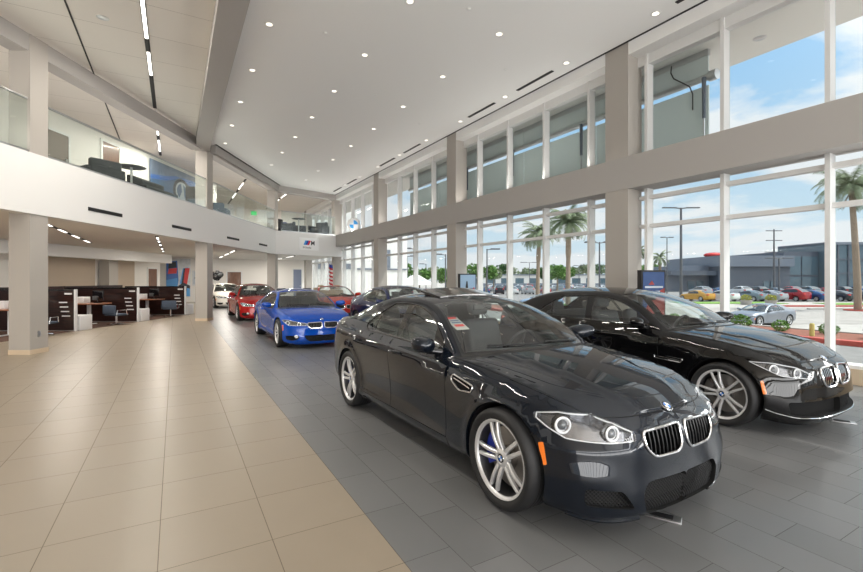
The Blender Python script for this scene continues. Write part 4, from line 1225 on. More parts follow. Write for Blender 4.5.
# offices behind the desks on the ground floor
S(along(1.5, 18.4, -8.4, -8.2, 0, ZF0+.06), 'wall_office', M['wall_warm'])
S(along(-9, 1.3, -8.4, -8.2, 0, ZF0+.06), 'wall_office', M['wall_warm'])
S(along(-9, 17.4, -7.4, -6.9, 2.55, ZF0+.06), 'wall_header', M['wall_white'])
S(along(9.4, 12.9, -8.19, -8.15, 0.1, 2.62), 'wall_panel', M['wall_beige'])
S(along(13.9, 15.9, -8.19, -8.15, 0.1, 2.62), 'wall_panel', M['wall_beige'])
q = [F(13.1, -7.6), F(13.75, -7.6), F(13.75, -8.1), F(13.1, -8.1)]; column(q, 0, ZF0+.05)
# upstairs: the wall behind the balcony
S(along(-9, 15.0, -3.3, -3.1, ZF1-.02, ZC+.02), 'wall_upper', M['wall_warm'])
# doors
def door(n, mb_leaf, mb_frame, m, handle=None):
    o = mb_leaf.build('door_%d' % n, m); o['kind'] = 'structure'
    mb_frame.build('door_frame', M['trim_white'], o)
    if handle: handle.build('door_handle', M['steel'], o)
def door_y(n, x0, x1, z1, m):
    fr = MB(); fr.box((x0-.08, YE-.06, 0), (x0, YE, z1+.08)); fr.box((x1, YE-.06, 0), (x1+.08, YE, z1+.08)); fr.box((x0, YE-.06, z1), (x1, YE, z1+.08))
    door(n, MB().box((x0, YE-.04, 0), (x1, YE, z1)), fr, m, MB().box((x1-.12, YE-.1, 1.0), (x1-.07, YE-.04, 1.12)))
door_y(1, 3.30, 4.22, 2.12, M['door_wood'])
door_y(2, 8.0, 8.62, 2.35, mat('blue grey door', (.22, .26, .36), .4))
def door_f(n, t0, t1, o, z0, z1, m):
    fr = MB(); along(t0-.08, t0, o, o+.06, z0, z1+.08, fr); along(t1, t1+.08, o, o+.06, z0, z1+.08, fr); along(t0, t1, o, o+.06, z1, z1+.08, fr)
    door(n, along(t0, t1, o, o+.04, z0, z1), fr, m, along(t1-.14, t1-.08, o+.04, o+.09, z0+1.0, z0+1.12))
door_f(3, 17.15, 18.0, -8.2, 0, 2.22, M['door_wood'])
door_f(4, 3.95, 4.85, -3.1, ZF1, 6.16, M['grey_door'])
door_f(5, 6.35, 7.2, -3.1, ZF1, 6.5, M['door_wood'])
# glass railing of the balcony
def railing(spans, Pf, ang, name, lab, posts):
    root = empty(name, (*Pf(spans[0][0], -.02), ZF1), 0, lab, 'railing', 'glass railings of the balcony')
    inv = root.location
    for a, b in spans:
        g = MB(); q = [Pf(a, -.03), Pf(b, -.03), Pf(b, -.045), Pf(a, -.045)]
        g.prism([(x-inv.x, y-inv.y) for x, y in q], 0.03, 1.12); g.build('glass_panel', M['rail_glass'], root)
        q = [Pf(a, -.01), Pf(b, -.01), Pf(b, -.065), Pf(a, -.065)]
        r = MB().prism([(x-inv.x, y-inv.y) for x, y in q], 1.12, 1.15); r.build('top_rail', M['steel'], root)
        r = MB().prism([(x-inv.x, y-inv.y) for x, y in q], 0.0, .05); r.build('base_shoe', M['steel'], root)
def spans(a, b, n): return [(a+(b-a)*i/n+.006, a+(b-a)*(i+1)/n-.006) for i in range(n)]
railing(spans(-4.6, -.03, 4), F, ADV, 'glass_railing', 'clear glass balcony railing ahead of the first square column', 0)
railing(spans(.48, 7.60, 5), F, ADV, 'glass_railing', 'clear glass balcony railing in front of the blue car picture', 0)
railing(spans(8.11, T3-.03, 5), F, ADV, 'glass_railing', 'clear glass balcony railing between the second and third square columns', 0)
railing(spans(.35, GL-.05, 3), G, AFU, 'glass_railing', 'clear glass balcony railing above the white sign with coloured stripes', 0)

# ---------------------------------------------------------------- lamps of the room
index = []
def downlight(x, y, z, lab, power):
    t = MB(); t.lathe([(.061, -.004), (.092, -.006), (.10, 0)], 20)
    o = t.build('downlight', M['trim_white']); o.location = (x, y, z)
    MB().lathe([(0, -.003), (.062, -.003)], 16).build('lens', M['light_lens'], o)
    tag(o, lab, 'ceiling light', 'round downlights in the white hall ceiling')
    if power:
        l = bpy.data.lights.new('downlight_lamp', 'AREA'); l.shape = 'DISK'; l.size = .10; l.energy = power; l.color = (1, .96, .90); l.spread = R(165)
        q = bpy.data.objects.new('downlight_lamp', l); COL.objects.link(q); q.location = (x, y, z-.012); q.parent = None
DL = 0.
for i, (x, y0, ny, nm) in enumerate([(1.67, 2.65, 8, 'in the row along the ceiling beam'), (3.82, .55, 11, 'in the second row from the ceiling beam'), (5.97, .6, 11, 'in the second row from the windows'), (8.17, .8, 11, 'in the row along the window wall')]):
    for k in range(ny):
        y = y0+2.305*k
        if i == 1 and y > 22.5 or i == 0 and y > 19.5: continue
        downlight(x, y, ZC, 'small round recessed downlight, %s from the camera %s' % (nth(k), nm), DL)
# ================================================================ FITTINGS OF THE HALL
def at(u, v, d):
    k = (u-431.5)/447; s_, c_ = math.sin(R(29.85)), math.cos(R(29.85))
    return (d*(s_+k*c_), d*(c_-k*s_), 1.61-(v-279)/447*d)
# black linear diffusers in the hall ceiling and in the balcony fascia
def diffuser(mb, lab, grp, name='air_vent'):
    o = mb.build(name, M['slot']); tag(o, lab, 'air vent', grp)
for y0, y1, w in [(1.2, 2.6, 'nearest the camera'), (3.6, 5.0, 'just ahead of the first window column'), (8.17, 9.51, 'just past the first window column'), (10.51, 11.86, 'before the second window column'), (15.13, 16.55, 'just past the second window column'), (17.44, 19.0, 'before the third window column'), (22.1, 23.5, 'past the third window column'), (24.5, 25.9, 'close to the far balcony')]:
    root = MB().box((8.135, y0, ZC-.012), (8.225, y1, ZC+.0)).build('air_vent', M['slot'])
    tag(root, 'black linear slot diffuser in the hall ceiling '+w, 'air vent', 'slot diffusers of the hall ceiling')
for t0, t1, w in [(1.58, 2.81, 'nearest the first square column'), (5.22, 6.41, 'just before the second square column'), (9.26, 10.46, 'just past the second square column'), (12.83, 13.94, 'next to the corner above the blue car')]:
    o = along(t0, t1, .02, .045, 3.31, 3.40).build('air_vent', M['slot'])
    tag(o, 'black slot diffuser in the white balcony front '+w, 'air vent', 'slot diffusers of the balcony front')
# linear lamps: a dark channel with lit lengths in it
def linear(x, z, y0, y1, lits, lab, power, w=.065, grp='linear ceiling lamps'):
    root = MB().box((x-w/2-.015, y0, z-.012), (x+w/2+.015, y1, z)).build('ceiling_lamp', M['slot'])
    tag(root, lab, 'ceiling light', grp, 'thing')
    for a, b in lits:
        MB().box((x-w/2, a, z-.02), (x+w/2, b, z-.008)).build('lit_diffuser', M['line_lens'], root)
        l = bpy.data.lights.new('linear_lamp_light', 'AREA'); l.shape = 'RECTANGLE'; l.size = w; l.size_y = b-a; l.energy = power*(b-a); l.color = (1, .94, .85)
        q = bpy.data.objects.new('linear_lamp_light', l); COL.objects.link(q); q.location = (x, (a+b)/2, z-.03)
linear(-.53, ZC+.01, 4, 16.0, [(4.5, 7.2), (8.2, 9.2), (9.5, 11.43), (12.11, 13.44)], 'linear ceiling lamp with lit lengths running beside the ceiling beam', 45)
linear(-.53, ZC+.01, 16.6, 22, [(17.0, 18.9), (19.6, 21.3)], 'short linear ceiling lamp past the slanting ceiling beam', 45)
linear(-4.9, ZC+.01, 10, 20, [(13.5, 16.0), (17, 19)], 'linear ceiling lamp above the upstairs brown door', 45)
linear(3.2, ZC+.01, 25, 34, [(26.0, 28.0), (29.3, 31.3)], 'linear ceiling lamp above the balcony past the second square column', 45)
linear(5.9, ZC+.01, 27.5, 35, [(28.2, 29.7), (30.3, 31.8), (32.3, 34.0)], 'linear ceiling lamp above the black chairs of the far balcony', 45)
linear(-2.9, ZF0+.05, 14.3, 22.2, [(14.6, 15.6), (16.5, 17.5), (18.5, 19.6), (20.7, 21.8)], 'linear lamp under the balcony above the wooden desks', 32)
linear(-.53, ZF0+.05, 17.5, 28, [(18.0, 18.8), (19.6, 20.3), (21.6, 22.4), (24.2, 25), (26.5, 27.3)], 'linear lamp under the balcony with five small lit lengths', 32)
linear(2.6, ZF0+.05, 24, 34, [(24.5, 26.5), (27.5, 29.5), (31, 33)], 'linear lamp under the balcony above the white car', 36)
linear(6.4, ZF0+.05, 28, 35, [(28.5, 30.5), (32, 34)], 'linear lamp under the far balcony near the windows', 36)
linear(-7, ZF0+.05, 8, 20, [(9, 12), (14, 17)], 'linear lamp under the balcony over the back offices', 36)
# small ceiling fittings
for x, y, w in [(.18, 9.1, 'beside the linear lamp'), (-1.25, 11.0, 'beside the dark ceiling joint')]:
    o = MB().lathe([(0, -.012), (.08, -.012), (.11, 0)], 20).build('ceiling_speaker', M['steel']); o.location = (x, y, ZC+.01)
    tag(o, 'small round grey ceiling speaker '+w, 'speaker', 'ceiling speakers of the panelled ceiling', 'thing')
for x, y, w in [(2.75, 9.3, 'of the hall ceiling between the first rows of lamps'), (4.9, 7.1, 'of the hall ceiling nearest the camera'), (4.9, 11.7, 'in the middle of the hall ceiling'), (7.1, 8.7, 'of the hall ceiling close to the window lamps'), (7.1, 13.2, 'of the hall ceiling before the second column')]:
    o = MB().lathe([(0, -.02), (.02, -.02), (.03, -.006), (.05, 0)], 14).build('ceiling_sprinkler', M['trim_white']); o.location = (x, y, ZC)
    tag(o, 'tiny white sprinkler head '+w, 'sprinkler', 'sprinkler heads', 'thing')
# green exit sign on the far balcony
ex = empty('exit_sign', (4.45, 31.0, ZC-1.05), 0, 'green exit sign hanging over the far balcony', 'sign')
MB().box((-.17, -.02, 0), (.17, .02, .26)).build('panel', mat('exit green', (.03, .42, .12), .4, emit=(.03, .5, .12), estr=.5), ex)
MB().box((-.01, -.01, .26), (.01, .01, 1.06)).build('hanger', M['steel'], ex)

# the white sign with the stripes on the far fascia
M['ink'] = mat('sign ink', (.03, .03, .035), .5)
M['m_light'] = mat('stripe light blue', (.05, .32, .72), .4); M['m_dark'] = mat('stripe dark blue', (.02, .06, .38), .4); M['m_red'] = mat('stripe red', (.75, .02, .03), .4)
def text(s, size, m, name='lettering', ext=.004, bold=0.):
    c = bpy.data.curves.new(name, 'FONT'); c.body = s; c.size = size; c.extrude = ext; c.align_x = 'LEFT'; c.offset = bold
    o = bpy.data.objects.new(name+'_src', c); COL.objects.link(o)
    bpy.context.view_layer.update()
    me = bpy.data.meshes.new_from_object(o.evaluated_get(bpy.context.evaluated_depsgraph_get())); bpy.data.objects.remove(o)
    me.materials.clear(); me.materials.append(m); return me
sg = empty('sign_panel', (*G(1.42, .0), 3.30), AFU, 'white sign with slanted blue and red stripes on the far balcony front', 'sign')
MB().box((0, -.06, 0), (1.28, .0, .72)).build('board', M['sign_white'], sg)
for i, mm in enumerate(('m_light', 'm_dark', 'm_red')):
    x = .26+i*.12
    MB().prism([(x, .30), (x+.12, .30), (x+.24, .56), (x+.12, .56)], -.066, -.060, axis='y').build('stripe', M[mm], sg)
t = link('lettering', text('M', .34, M['ink'], bold=.008), sg); t.location = (.74, -.062, .31); t.rotation_euler = (PI/2, 0, 0)
t = link('lettering', text('M Studio', .15, M['ink']), sg); t.location = (.22, -.062, .10); t.rotation_euler = (PI/2, 0, 0)

# round emblem standing on the ledge of the window beam
rd = empty('round_emblem_sign', (8.95, 24.6, ZB1), 0, 'round blue and white emblem sign standing on the window ledge', 'sign')
rm_ = roundel_mesh(.40, 0); rm_.materials[2] = M['wall_white']; rm_.materials[0] = M['m_light']; o = link('disc', rm_, rd); o.location = (0, 0, .44); o.rotation_euler = (R(90), 0, R(-35)); 
MB().box((-.05, -.14, 0), (.05, .14, .05)).build('foot', M['steel'], rd)

# big picture of a blue car upstairs and the mural downstairs
def picture(name, lab, P, ang, w, h, base, blobs, d=.04):
    root = empty(name, P, ang, lab, 'picture')
    MB().box((0, -d, 0), (w, 0, h)).build('canvas', base, root)
    for i, (poly, m) in enumerate(blobs):
        MB().prism([(a*w, b*h) for a, b in poly], -d-.003-.0012*i, -d, axis='y').build('printed_shape', m, root)
    return root
M['pic_sky'] = noisy(mat('picture grey blue', (.16, .20, .28), .4), 3, .35)
M['pic_blue'] = mat('picture blue', (.03, .14, .48), .35); M['pic_dark'] = mat('picture dark', (.012, .016, .03), .4); M['pic_light'] = mat('picture pale', (.50, .55, .60), .4)
M['pic_mid'] = mat('picture mid blue', (.05, .12, .25), .4); M['pic_red'] = mat('picture red', (.70, .03, .03), .4); M['pic_pale'] = noisy(mat('picture white', (.68, .70, .72), .5), 4, .12); M['pic_sky2'] = mat('picture light blue', (.10, .36, .75), .4)
circ = lambda cx, cy, rx, ry, n=20: [(cx+rx*math.cos(2*PI*i/n), cy+ry*math.sin(2*PI*i/n)) for i in range(n)]
px, py = F(9.0, -3.04)
picture('wall_picture', 'large picture of a blue car front wheel on the upstairs wall', (px, py, ZF1+.85), ADV, 4.2, 1.45, M['pic_sky'], [
    ([(0, .42), (.12, .50), (.35, .60), (.55, .80), (.80, .86), (1, .78), (1, .1), (0, .12)], M['pic_mid']),
    ([(0, .44), (.25, .52), (.42, .66), (.52, .78), (.44, .78), (.25, .66), (0, .56)], M['pic_blue']),
    ([(.55, .80), (.80, .84), (1, .74), (1, .55), (.85, .6), (.68, .66)], M['pic_blue']),
    (circ(.56, .36, .17, .40), M['pic_dark']), (circ(.56, .36, .125, .30), M['pic_light']), (circ(.56, .36, .10, .24), M['pic_mid']),
    ([(.5, .1), (.56, .36), (.54, .62), (.58, .62), (.60, .36), (.62, .1)], M['pic_light'])])
picture('wall_picture', 'tall mural of blue shapes with red stripes on the white end wall', (-.52, YE, .35), 0, 1.46, 2.66, M['pic_pale'], [
    ([(0, .02), (.0, .92), (.45, .95), (.50, .45), (.46, .25)], M['pic_blue']), ([(.06, .60), (.10, .74), (.44, .76), (.42, .62)], M['pic_red']),
    ([(.08, .74), (.10, .90), (.40, .92), (.42, .77)], M['pic_dark']), ([(.0, .25), (.0, .45), (.46, .50), (.47, .28)], M['pic_sky2']),
    ([(.55, .35), (.68, .75), (.90, .78), (.80, .32)], M['pic_sky2']), ([(.66, .35), (.78, .76), (.97, .76), (.86, .34)], M['pic_red']), ([(.62, .35), (.72, .75), (.78, .75), (.70, .34)], M['pic_dark']),
    ([(.46, .02), (.50, .30), (.70, .38), (.98, .30), (.98, .10), (.72, .03)], M['pic_dark']), ([(.80, .02), (.86, .24), (.98, .22), (.98, .02)], M['pic_sky2'])])
picture('wall_picture', 'small grey sketch beside the tall blue mural', (1.05, YE, 1.15), 0, .55, 1.05, M['pic_pale'], [
    ([(.1, .1), (.25, .9), (.4, .9), (.3, .1)], M['pic_light']), ([(.5, .2), (.6, .95), (.85, .8), (.8, .1)], M['pic_light']), ([(.2, .45), (.8, .5), (.8, .6), (.2, .55)], mat('sketch grey', (.3, .32, .34), .5))])

# free-standing poster displays by the windows
def kiosk(lab, x, y, ang, parts):
    root = empty('poster_stand', (x, y, 0), ang, lab, 'display stand', 'poster stands by the windows')
    MB().rbox((-.30, -.22, 0), (.30, .22, .03), .01).build('base', M['steel'], root)
    MB().box((-.31, -.05, .03), (.31, .05, 1.78)).build('case', M['black_plastic'], root)
    MB().box((-.275, -.058, .72), (.275, -.05, 1.745)).build('poster', parts[0], root)
    for i, (poly, m) in enumerate(parts[1]):
        MB().prism([(-.275+a*.55, .72+b*1.025) for a, b in poly], -.062-.001*i, -.055, axis='y').build('printed_shape', m, root)
M['post_blue'] = mat('poster pale blue', (.38, .55, .74), .25); M['post_navy'] = mat('poster navy', (.03, .07, .20), .25)
M['post_red'] = mat('poster dark red', (.30, .045, .04), .25)
kiosk('poster stand with a pale blue poster beside the second window column', 8.22, 12.0, R(-6), (M['post_blue'], [
    ([(.05, .55), (.95, .55), (.95, .58), (.05, .58)], M['pic_mid']), ([(.36, .45), (.34, .62), (.40, .80), (.46, .80), (.50, .62), (.48, .45)], M['ink']), ([(.1, .2), (.6, .22), (.6, .27), (.1, .25)], M['pic_mid']), ([(.85, .45), (.93, .45), (.93, .6), (.85, .6)], M['pic_red'])]))
kiosk('poster stand with a navy and dark red poster beside the first window column', 8.02, 5.40, R(-8), (M['post_navy'], [
    ([(0, 0), (0, .22), (.45, .58), (1, .70), (1, 0)], M['post_red']), ([(.25, .76), (.40, .84), (.52, .76)], M['post_red']), ([(.08, .70), (.92, .70), (.92, .735), (.08, .735)], M['pic_light']), ([(.08, .62), (.78, .62), (.78, .645), (.08, .645)], M['pic_light'])]))
# flag
fl = empty('flag', (7.0, 23.2, 0), 0, 'striped red and white flag with a blue field on a floor pole', 'flag')
p = MB(); p.tube([(0, 0, 0), (0, 0, 2.5)], .018, 8); p.lathe([(0, 0), (.18, 0), (.18, .03), (.03, .06)], 20); p.ball((0, 0, 2.53), .04); p.build('pole', M['steel'], fl)
def cloth(rows, m, nm):
    mb = MB(); k = 12
    for a, b in rows:
        vs = []
        for z in (a, b):
            for i in range(k+1):
                f = i/k; vs.append((.05+.20*f+.02*math.sin(9*f), -.06*math.sin(7*f+z), z-.10*f))
        mb.add(vs, [(i, i+1, k+2+i, k+1+i) for i in range(k)], 0, True)
    mb.build(nm, m, fl)
for i in range(7):
    a = .95+i*.2; cloth([(a, a+.10)], mat('flag red', (.55, .03, .05), .8) if i == 0 else bpy.data.materials['flag red'], 'stripe')
    if i < 6: cloth([(a+.10, a+.20)], M['trim_white'], 'stripe')
cloth([(2.25, 2.42)], M['m_dark'], 'blue_field')
# black balloons by the white car
bl = empty('balloon_cluster', (2.45, 33.0, 0), 0, 'cluster of black balloons behind the white car', 'balloons')
bm_ = mat('black balloon', (.012, .012, .014), .2)
for x, y, z in [(0, 0, 2.0), (.22, .05, 1.9), (-.2, .08, 1.92), (.1, -.18, 1.8), (-.12, -.1, 1.72), (.02, .15, 1.68)]:
    MB().ball((x, y, z), (.17, .17, .2), 14).build('balloon', bm_, bl)
b = MB(); b.tube([(0, 0, .0), (0, 0, 1.7)], .008, 6); b.lathe([(0, 0), (.14, 0), (.14, .1), (0, .1)], 16); b.build('stand', M['white_metal'], bl)
# outlet on the first square column
ol = MB().obox(Matrix.Translation((*F(.22, .004), .42)) @ Matrix.Rotation(ADV, 4, 'Z'), (.075, .01, .12)).build('power_outlet', M['steel'])
tag(ol, 'small grey power outlet on the first square column', 'outlet')

# ---------------------------------------------------------------- sales desks
def rel(t, o, z=0): x, y = F(t, o); return (x, y, z)
CO = -4.06                                                          # front edge of the desk row, measured from the balcony front
pc = np.array((-3.15, 16.55)); t_0 = float((pc-P0) @ DV); CO = float((pc-P0) @ NV)
# local frame of a desk bay: x towards the hall, y along the row away from the camera
def bay(t, txt, k, w=2.7):
    ang = ADV-PI/2
    loc = rel(t_0+t, CO)
    root = empty('desk_partition', loc, ang, 'dark wood desk partition '+txt, 'partition', 'dark wood desk partitions')
    MB().box((-w, 0, .03), (-.05, .06, 1.25)).build('panel', M['dark_wood'], root)
    MB().box((-w, -.01, 1.25), (-.05, .07, 1.29)).build('top_cap', M['black_gloss'], root)
    MB().box((-.05, -.01, 0), (0, .07, 1.29)).build('end_post', M['white_metal'], root)
    MB().box((-w, .0, 0), (-.05, .06, .03)).build('plinth', M['steel'], root)
    MB().box((-.34, -.012, 1.13), (-.12, .0, 1.18)).build('name_plate', M['white_metal'], root)
    d = empty('sales_desk', root.matrix_basis @ Vector((-1.12, -.95, 0)), ang, 'sales desk with a reddish wood top '+txt, 'desk', 'sales desks')
    MB().rbox((-.62, -.42, .72), (.52, .42, .755), .012).build('desk_top', M['red_wood'], d)
    for x in (.0,): MB().box((x-.04, -.05, .02), (x+.04, .05, .72)).rbox((x-.05, -.34, 0), (x+.05, .34, .03), .008).build('leg', M['white_metal'], d)
    pd = MB().rbox((-.62, .12, .03), (-.05, .62, .50), .01)
    p = pd.build('pedestal_cabinet', M['white_metal']); p.location = root.matrix_basis @ Vector((.08, .02, 0)); p.rotation_euler = (0, 0, ang)
    p.location.z = -.03
    tag(p, 'white pedestal cabinet of the desk partition '+txt, 'cabinet', 'white pedestal cabinets')
    c = empty('guest_chair', root.matrix_basis @ Vector((-.02, -1.15, 0)), ang+R(k), 'grey blue guest chair '+txt, 'chair', 'grey blue guest chairs')
    MB().rbox((-.26, -.25, .42), (.26, .25, .50), .03).build('seat', M['blue_fabric'], c)
    MB().rbox((-.27, -.30, .50), (.27, -.23, .88), .03).build('backrest', M['blue_fabric'], c)
    b_ = MB(); b_.tube([(0, 0, .06), (0, 0, .43)], .03)
    for q in range(5): a = 2*PI*q/5; b_.tube([(0, 0, .09), (.28*math.cos(a), .28*math.sin(a), .04)], .018, 6)
    b_.build('star_base', M['chrome'], c)
    c.scale = (1, 1, .8)
    for sx in (-1, 1): MB().tube([(sx*.29, -.24, .46), (sx*.30, -.22, .66), (sx*.30, .12, .66), (sx*.29, .16, .46)], .015, 6).build('armrest', M['chrome'], c)
    mo = empty('monitor', root.matrix_basis @ Vector((-.92, -.80, .755)), ang+R(160), 'black computer monitor on the sales desk '+txt, 'monitor', 'computer monitors')
    MB().rbox((-.27, -.02, .10), (.27, .015, .44), .01).build('screen', M['black_gloss'], mo)
    MB().tube([(0, .02, .01), (0, .02, .2)], .02).rbox((-.11, -.06, 0), (.11, .08, .015), .005).build('stand', M['black_plastic'], mo)
    bx = MB().rbox((-.2, -.16, 0), (.2, .16, .22), .015).build('printer', M['white_metal']); bx.location = root.matrix_basis @ Vector((-1.50, -.80, .755)); bx.rotation_euler = (0, 0, ang)
    tag(bx, 'white box printer on the sales desk '+txt, 'printer', 'white printers')
    for j in range(4):
        s_ = MB().box((-.30, -.011, .0), (-.05, -.001, .035)).build('document_holder', M['white_metal']); s_.location = root.matrix_basis @ Vector((-.12-.03*j, 0, .45+.14*j)); s_.rotation_euler = (0, 0, ang)
        tag(s_, '%s pale document holder on the partition %s' % (('lowest', 'second lowest', 'second highest', 'highest')[j], txt), 'holder', 'document holders')
bay(1.01, 'next to the first square column', 10)
bay(3.99, 'in the middle of the desk row', -15)
bay(7.27, 'at the far end of the desk row', 20)
for i, (t0, t1, w) in enumerate([(-2, 1.0, 'behind the first square column'), (1.06, 3.96, 'behind the middle desk'), (4.05, 7.2, 'behind the far desk')]):
    o = along(t_0+t0, t_0+t1, CO-2.84, CO-2.76, 0, 1.34).build('spine_partition', M['dark_wood']); tag(o, 'low dark wood spine partition '+w, 'partition', 'spine partitions')
rug = along(t_0-2, t_0+7.2, CO-2.76, CO-.02, .0, .006).build('floor', noisy(mat('brown carpet', (.09, .045, .03), .95), 60, .25)); rug['kind'] = 'structure'

# ---------------------------------------------------------------- balcony furniture
def armchair(P, ang, lab, m, grp='lounge chairs of the balcony'):
    c = empty('lounge_chair', P, ang, lab, 'chair', grp)
    MB().rbox((-.40, -.38, .14), (.40, .38, .44), .05).build('seat', m, c)
    MB().rbox((-.42, .25, .14), (.42, .44, .86), .06).build('backrest', m, c)
    for sx in (-1, 1): MB().rbox((sx*.46-.07, -.38, .14), (sx*.46+.07, .42, .62), .04).build('armrest', m, c)
    f = MB()
    for sx in (-.38, .38):
        for sy in (-.32, .36): f.tube([(sx, sy, 0), (sx, sy, .16)], .02, 6)
    for i, (sx, sy) in enumerate([(-.38, -.32), (.38, -.32), (-.38, .36), (.38, .36)]): MB().tube([(sx, sy, 0), (sx, sy, .16)], .02, 6).build('leg', M['steel'], c)
def side_table(P, lab, r=.42, h=.72):
    c = empty('round_table', P, 0, lab, 'table', 'round tables of the balcony')
    MB().lathe([(0, h), (r-.02, h), (r, h-.015), (r-.02, h-.03), (0, h-.03)], 32).build('table_top', M['dark_fabric'], c)
    MB().tube([(0, 0, .03), (0, 0, h-.03)], .035, 10).lathe([(0, 0), (.26, 0), (.26, .02), (.04, .04)], 24).build('pedestal', M['steel'], c)
armchair(rel(4.0, -1.45, ZF1-.01), ADV+R(150), 'dark lounge chair behind the glass railing beside the round table', M['dark_fabric'])
side_table(rel(5.15, -1.25, ZF1-.01), 'dark round table on the balcony between the dark chair and bench', .42, 1.0)
bn = empty('lounge_bench', rel(6.3, -1.2, ZF1-.01), ADV, 'long dark bench on the balcony below the blue car picture', 'bench')
MB().rbox((-.95, -.32, .12), (.95, .32, .46), .04).build('seat', M['dark_fabric'], bn); MB().rbox((-.95, .2, .40), (.95, .36, .80), .05).build('backrest', M['dark_fabric'], bn)
for sx in (-.8, .8): MB().box((sx-.03, -.28, 0), (sx+.03, .28, .12)).build('leg', M['steel'], bn)
armchair(rel(9.5, -1.3, ZF1-.01), ADV+R(200), 'dark lounge chair just past the second square column', M['dark_fabric'])
armchair(rel(11.6, -1.5, ZF1-.01), ADV+R(100), 'dark lounge chair midway to the third square column', M['dark_fabric'])
bk = MB().box((-.3, -.2, 0), (.3, .2, 1.35)).build('display_cabinet', M['black_gloss']); bk.location = rel(10.3, -1.9, ZF1-.01); bk.rotation_euler = (0, 0, ADV)
tag(bk, 'tall black cabinet on the balcony between two dark lounge chairs', 'cabinet')
def gpos(t, o): return (*G(t, o), ZF1-.01)
M['black_fabric'] = mat('black fabric', (.012, .013, .016), .7)
armchair(gpos(.85, -.95), AFU+R(20), 'black lounge chair of the far balcony next to the corner column', M['black_fabric'])
armchair(gpos(1.45, -2.3), AFU+R(-30), 'navy lounge chair of the far balcony behind the round table', mat('navy fabric', (.015, .03, .12), .7))
side_table(gpos(1.95, -.95), 'round table between the black chairs of the far balcony', .4, .95)
armchair(gpos(2.6, -1.95), AFU+R(60), 'black lounge chair of the far balcony right of the round table', M['black_fabric'])
armchair(gpos(3.25, -.85), AFU+R(-70), 'black lounge chair of the far balcony next to the window column', M['black_fabric'])
# metal floor stands under the car noses
def stand(x, y, ang, lab):
    c = empty('floor_plate', (x, y, 0), ang, lab, 'floor stand', 'small metal stands under the cars')
    MB().rbox((-.11, -.05, 0), (.11, .05, .012), .004).build('plate', M['steel'], c)
    MB().box((-.085, -.03, .012), (.06, .03, .016)).build('inlay', M['black_plastic'], c)
    MB().tube([(-.09, 0, .01), (-.09, 0, .07)], .008, 8).build('post', M['steel'], c)
stand(2.86, 1.84, R(-62), 'small metal floor stand under the nose of the dark grey sedan')
stand(6.52, 2.06, R(-62), 'small metal floor stand under the nose of the black sedan')
# ================================================================ CARS IN THE HALL
def wset(key, Rt, **k): w = dict(wheel_meshes(key, Rt=Rt, **k)); w['R'] = Rt; return w
WS = wset('sport', .349, rim=.274, w0=.030, w1=.026, spread0=.020, spread1=.037, phase=0.)
root, B = make_car(spec_sport(), 'sports_sedan', 'dark metallic grey sport sedan with open sunroof and blue brake calipers', loc=(2.90, 2.50, 0), rz=PI/2+R(.9), wheels=WS, step=.05)
# its tilted sunroof and the price sheet inside the windscreen
mb = MB(); k = 9; vs = []
for z in (0, .022):
    for i in range(k):
        for j in range(2):
            y = -.40+.80*i/(k-1); x = 1.66 if j == 0 else 2.06
            p = B.roof(np.array([x]), np.array([.6*(1-abs(y)/.575)]))[0]; vs.append((p[0], y, p[2]+(-.008 if j == 0 else .030)+z))
n2 = 2*k
fs = []
for i in range(k-1):
    a = 2*i; fs += [(a, a+1, a+3, a+2), (n2+a, n2+a+2, n2+a+3, n2+a+1), (a, a+2, n2+a+2, n2+a), (a+1, n2+a+1, n2+a+3, a+3)]
fs += [(0, n2, n2+1, 1), (2*k-2, 2*k-1, n2+2*k-1, n2+2*k-2)]
mb.add(vs, fs, 0, False); mb.build('sunroof', M['black_gloss'], root, label='tilted open black sunroof')
sr = MB()
for sy in (-.36, .36): sr.add([(1.68, sy, 1.40), (2.04, sy, 1.42), (2.04, sy, 1.465)], [(0, 1, 2)])
sr.build('sunroof_seal', M['black_plastic'], root)
def on_glass(B, x, y0, y1, x1, off=-.012):
    f = lambda x, y: B.roof(np.array([x]), np.array([.6*(1-abs(y)/float(B.rail(np.array([x]))[0]))]))[0]
    return f
def sheet(B, root, xa, xb, ya, yb, m, name, dz):
    def P(x, y):
        # point of the windscreen at rail station x and real side offset y
        p = B.roof(np.array([x]), np.array([.6*(1-y/float(B.rail(np.array([x]))[0]))]))[0]; return (p[0]+.012, p[1], p[2]-.010+dz)
    g = MB(); g.add([P(xa, ya), P(xa, yb), P(xb, yb), P(xb, ya)], [(0, 1, 2, 3)]); return g.build(name, m, root)
s_ = sheet(B, root, .99, 1.17, .53, .64, mat('price sheet', (.55, .55, .53), .7), 'window_sticker', 0)
for a, b, m in [(1.03, 1.06, M['pic_red']), (1.08, 1.095, M['pic_mid']), (1.11, 1.125, M['pic_mid']), (1.145, 1.175, M['pic_red'])]: sheet(B, s_, a, b, .545, .625, m, 'print_line', .003)
WL = wset('lux', .345, rim=.27, w0=.028, w1=.023, spread0=.018, spread1=.045, phase=0.)
make_car(spec_lux(), 'luxury_sedan', 'big glossy black sedan parked closest to the window wall', loc=(6.13, 2.68, 0), rz=PI/2, paint=M['paint_black'], wheels=WL, step=.055)
WC = wset('coupe', .33, rim=.25, w0=.026, w1=.02)
ST = .075
r_, b_ = make_car(spec_coupe(h=1.345), 'coupe', 'bright blue coupe right behind the dark grey sport sedan', loc=(2.99, 11.02, 0), rz=PI/2+R(.5), paint=M['paint_blue'], wheels=WC, step=ST); fog_lamps(r_, b_, .60, .30)
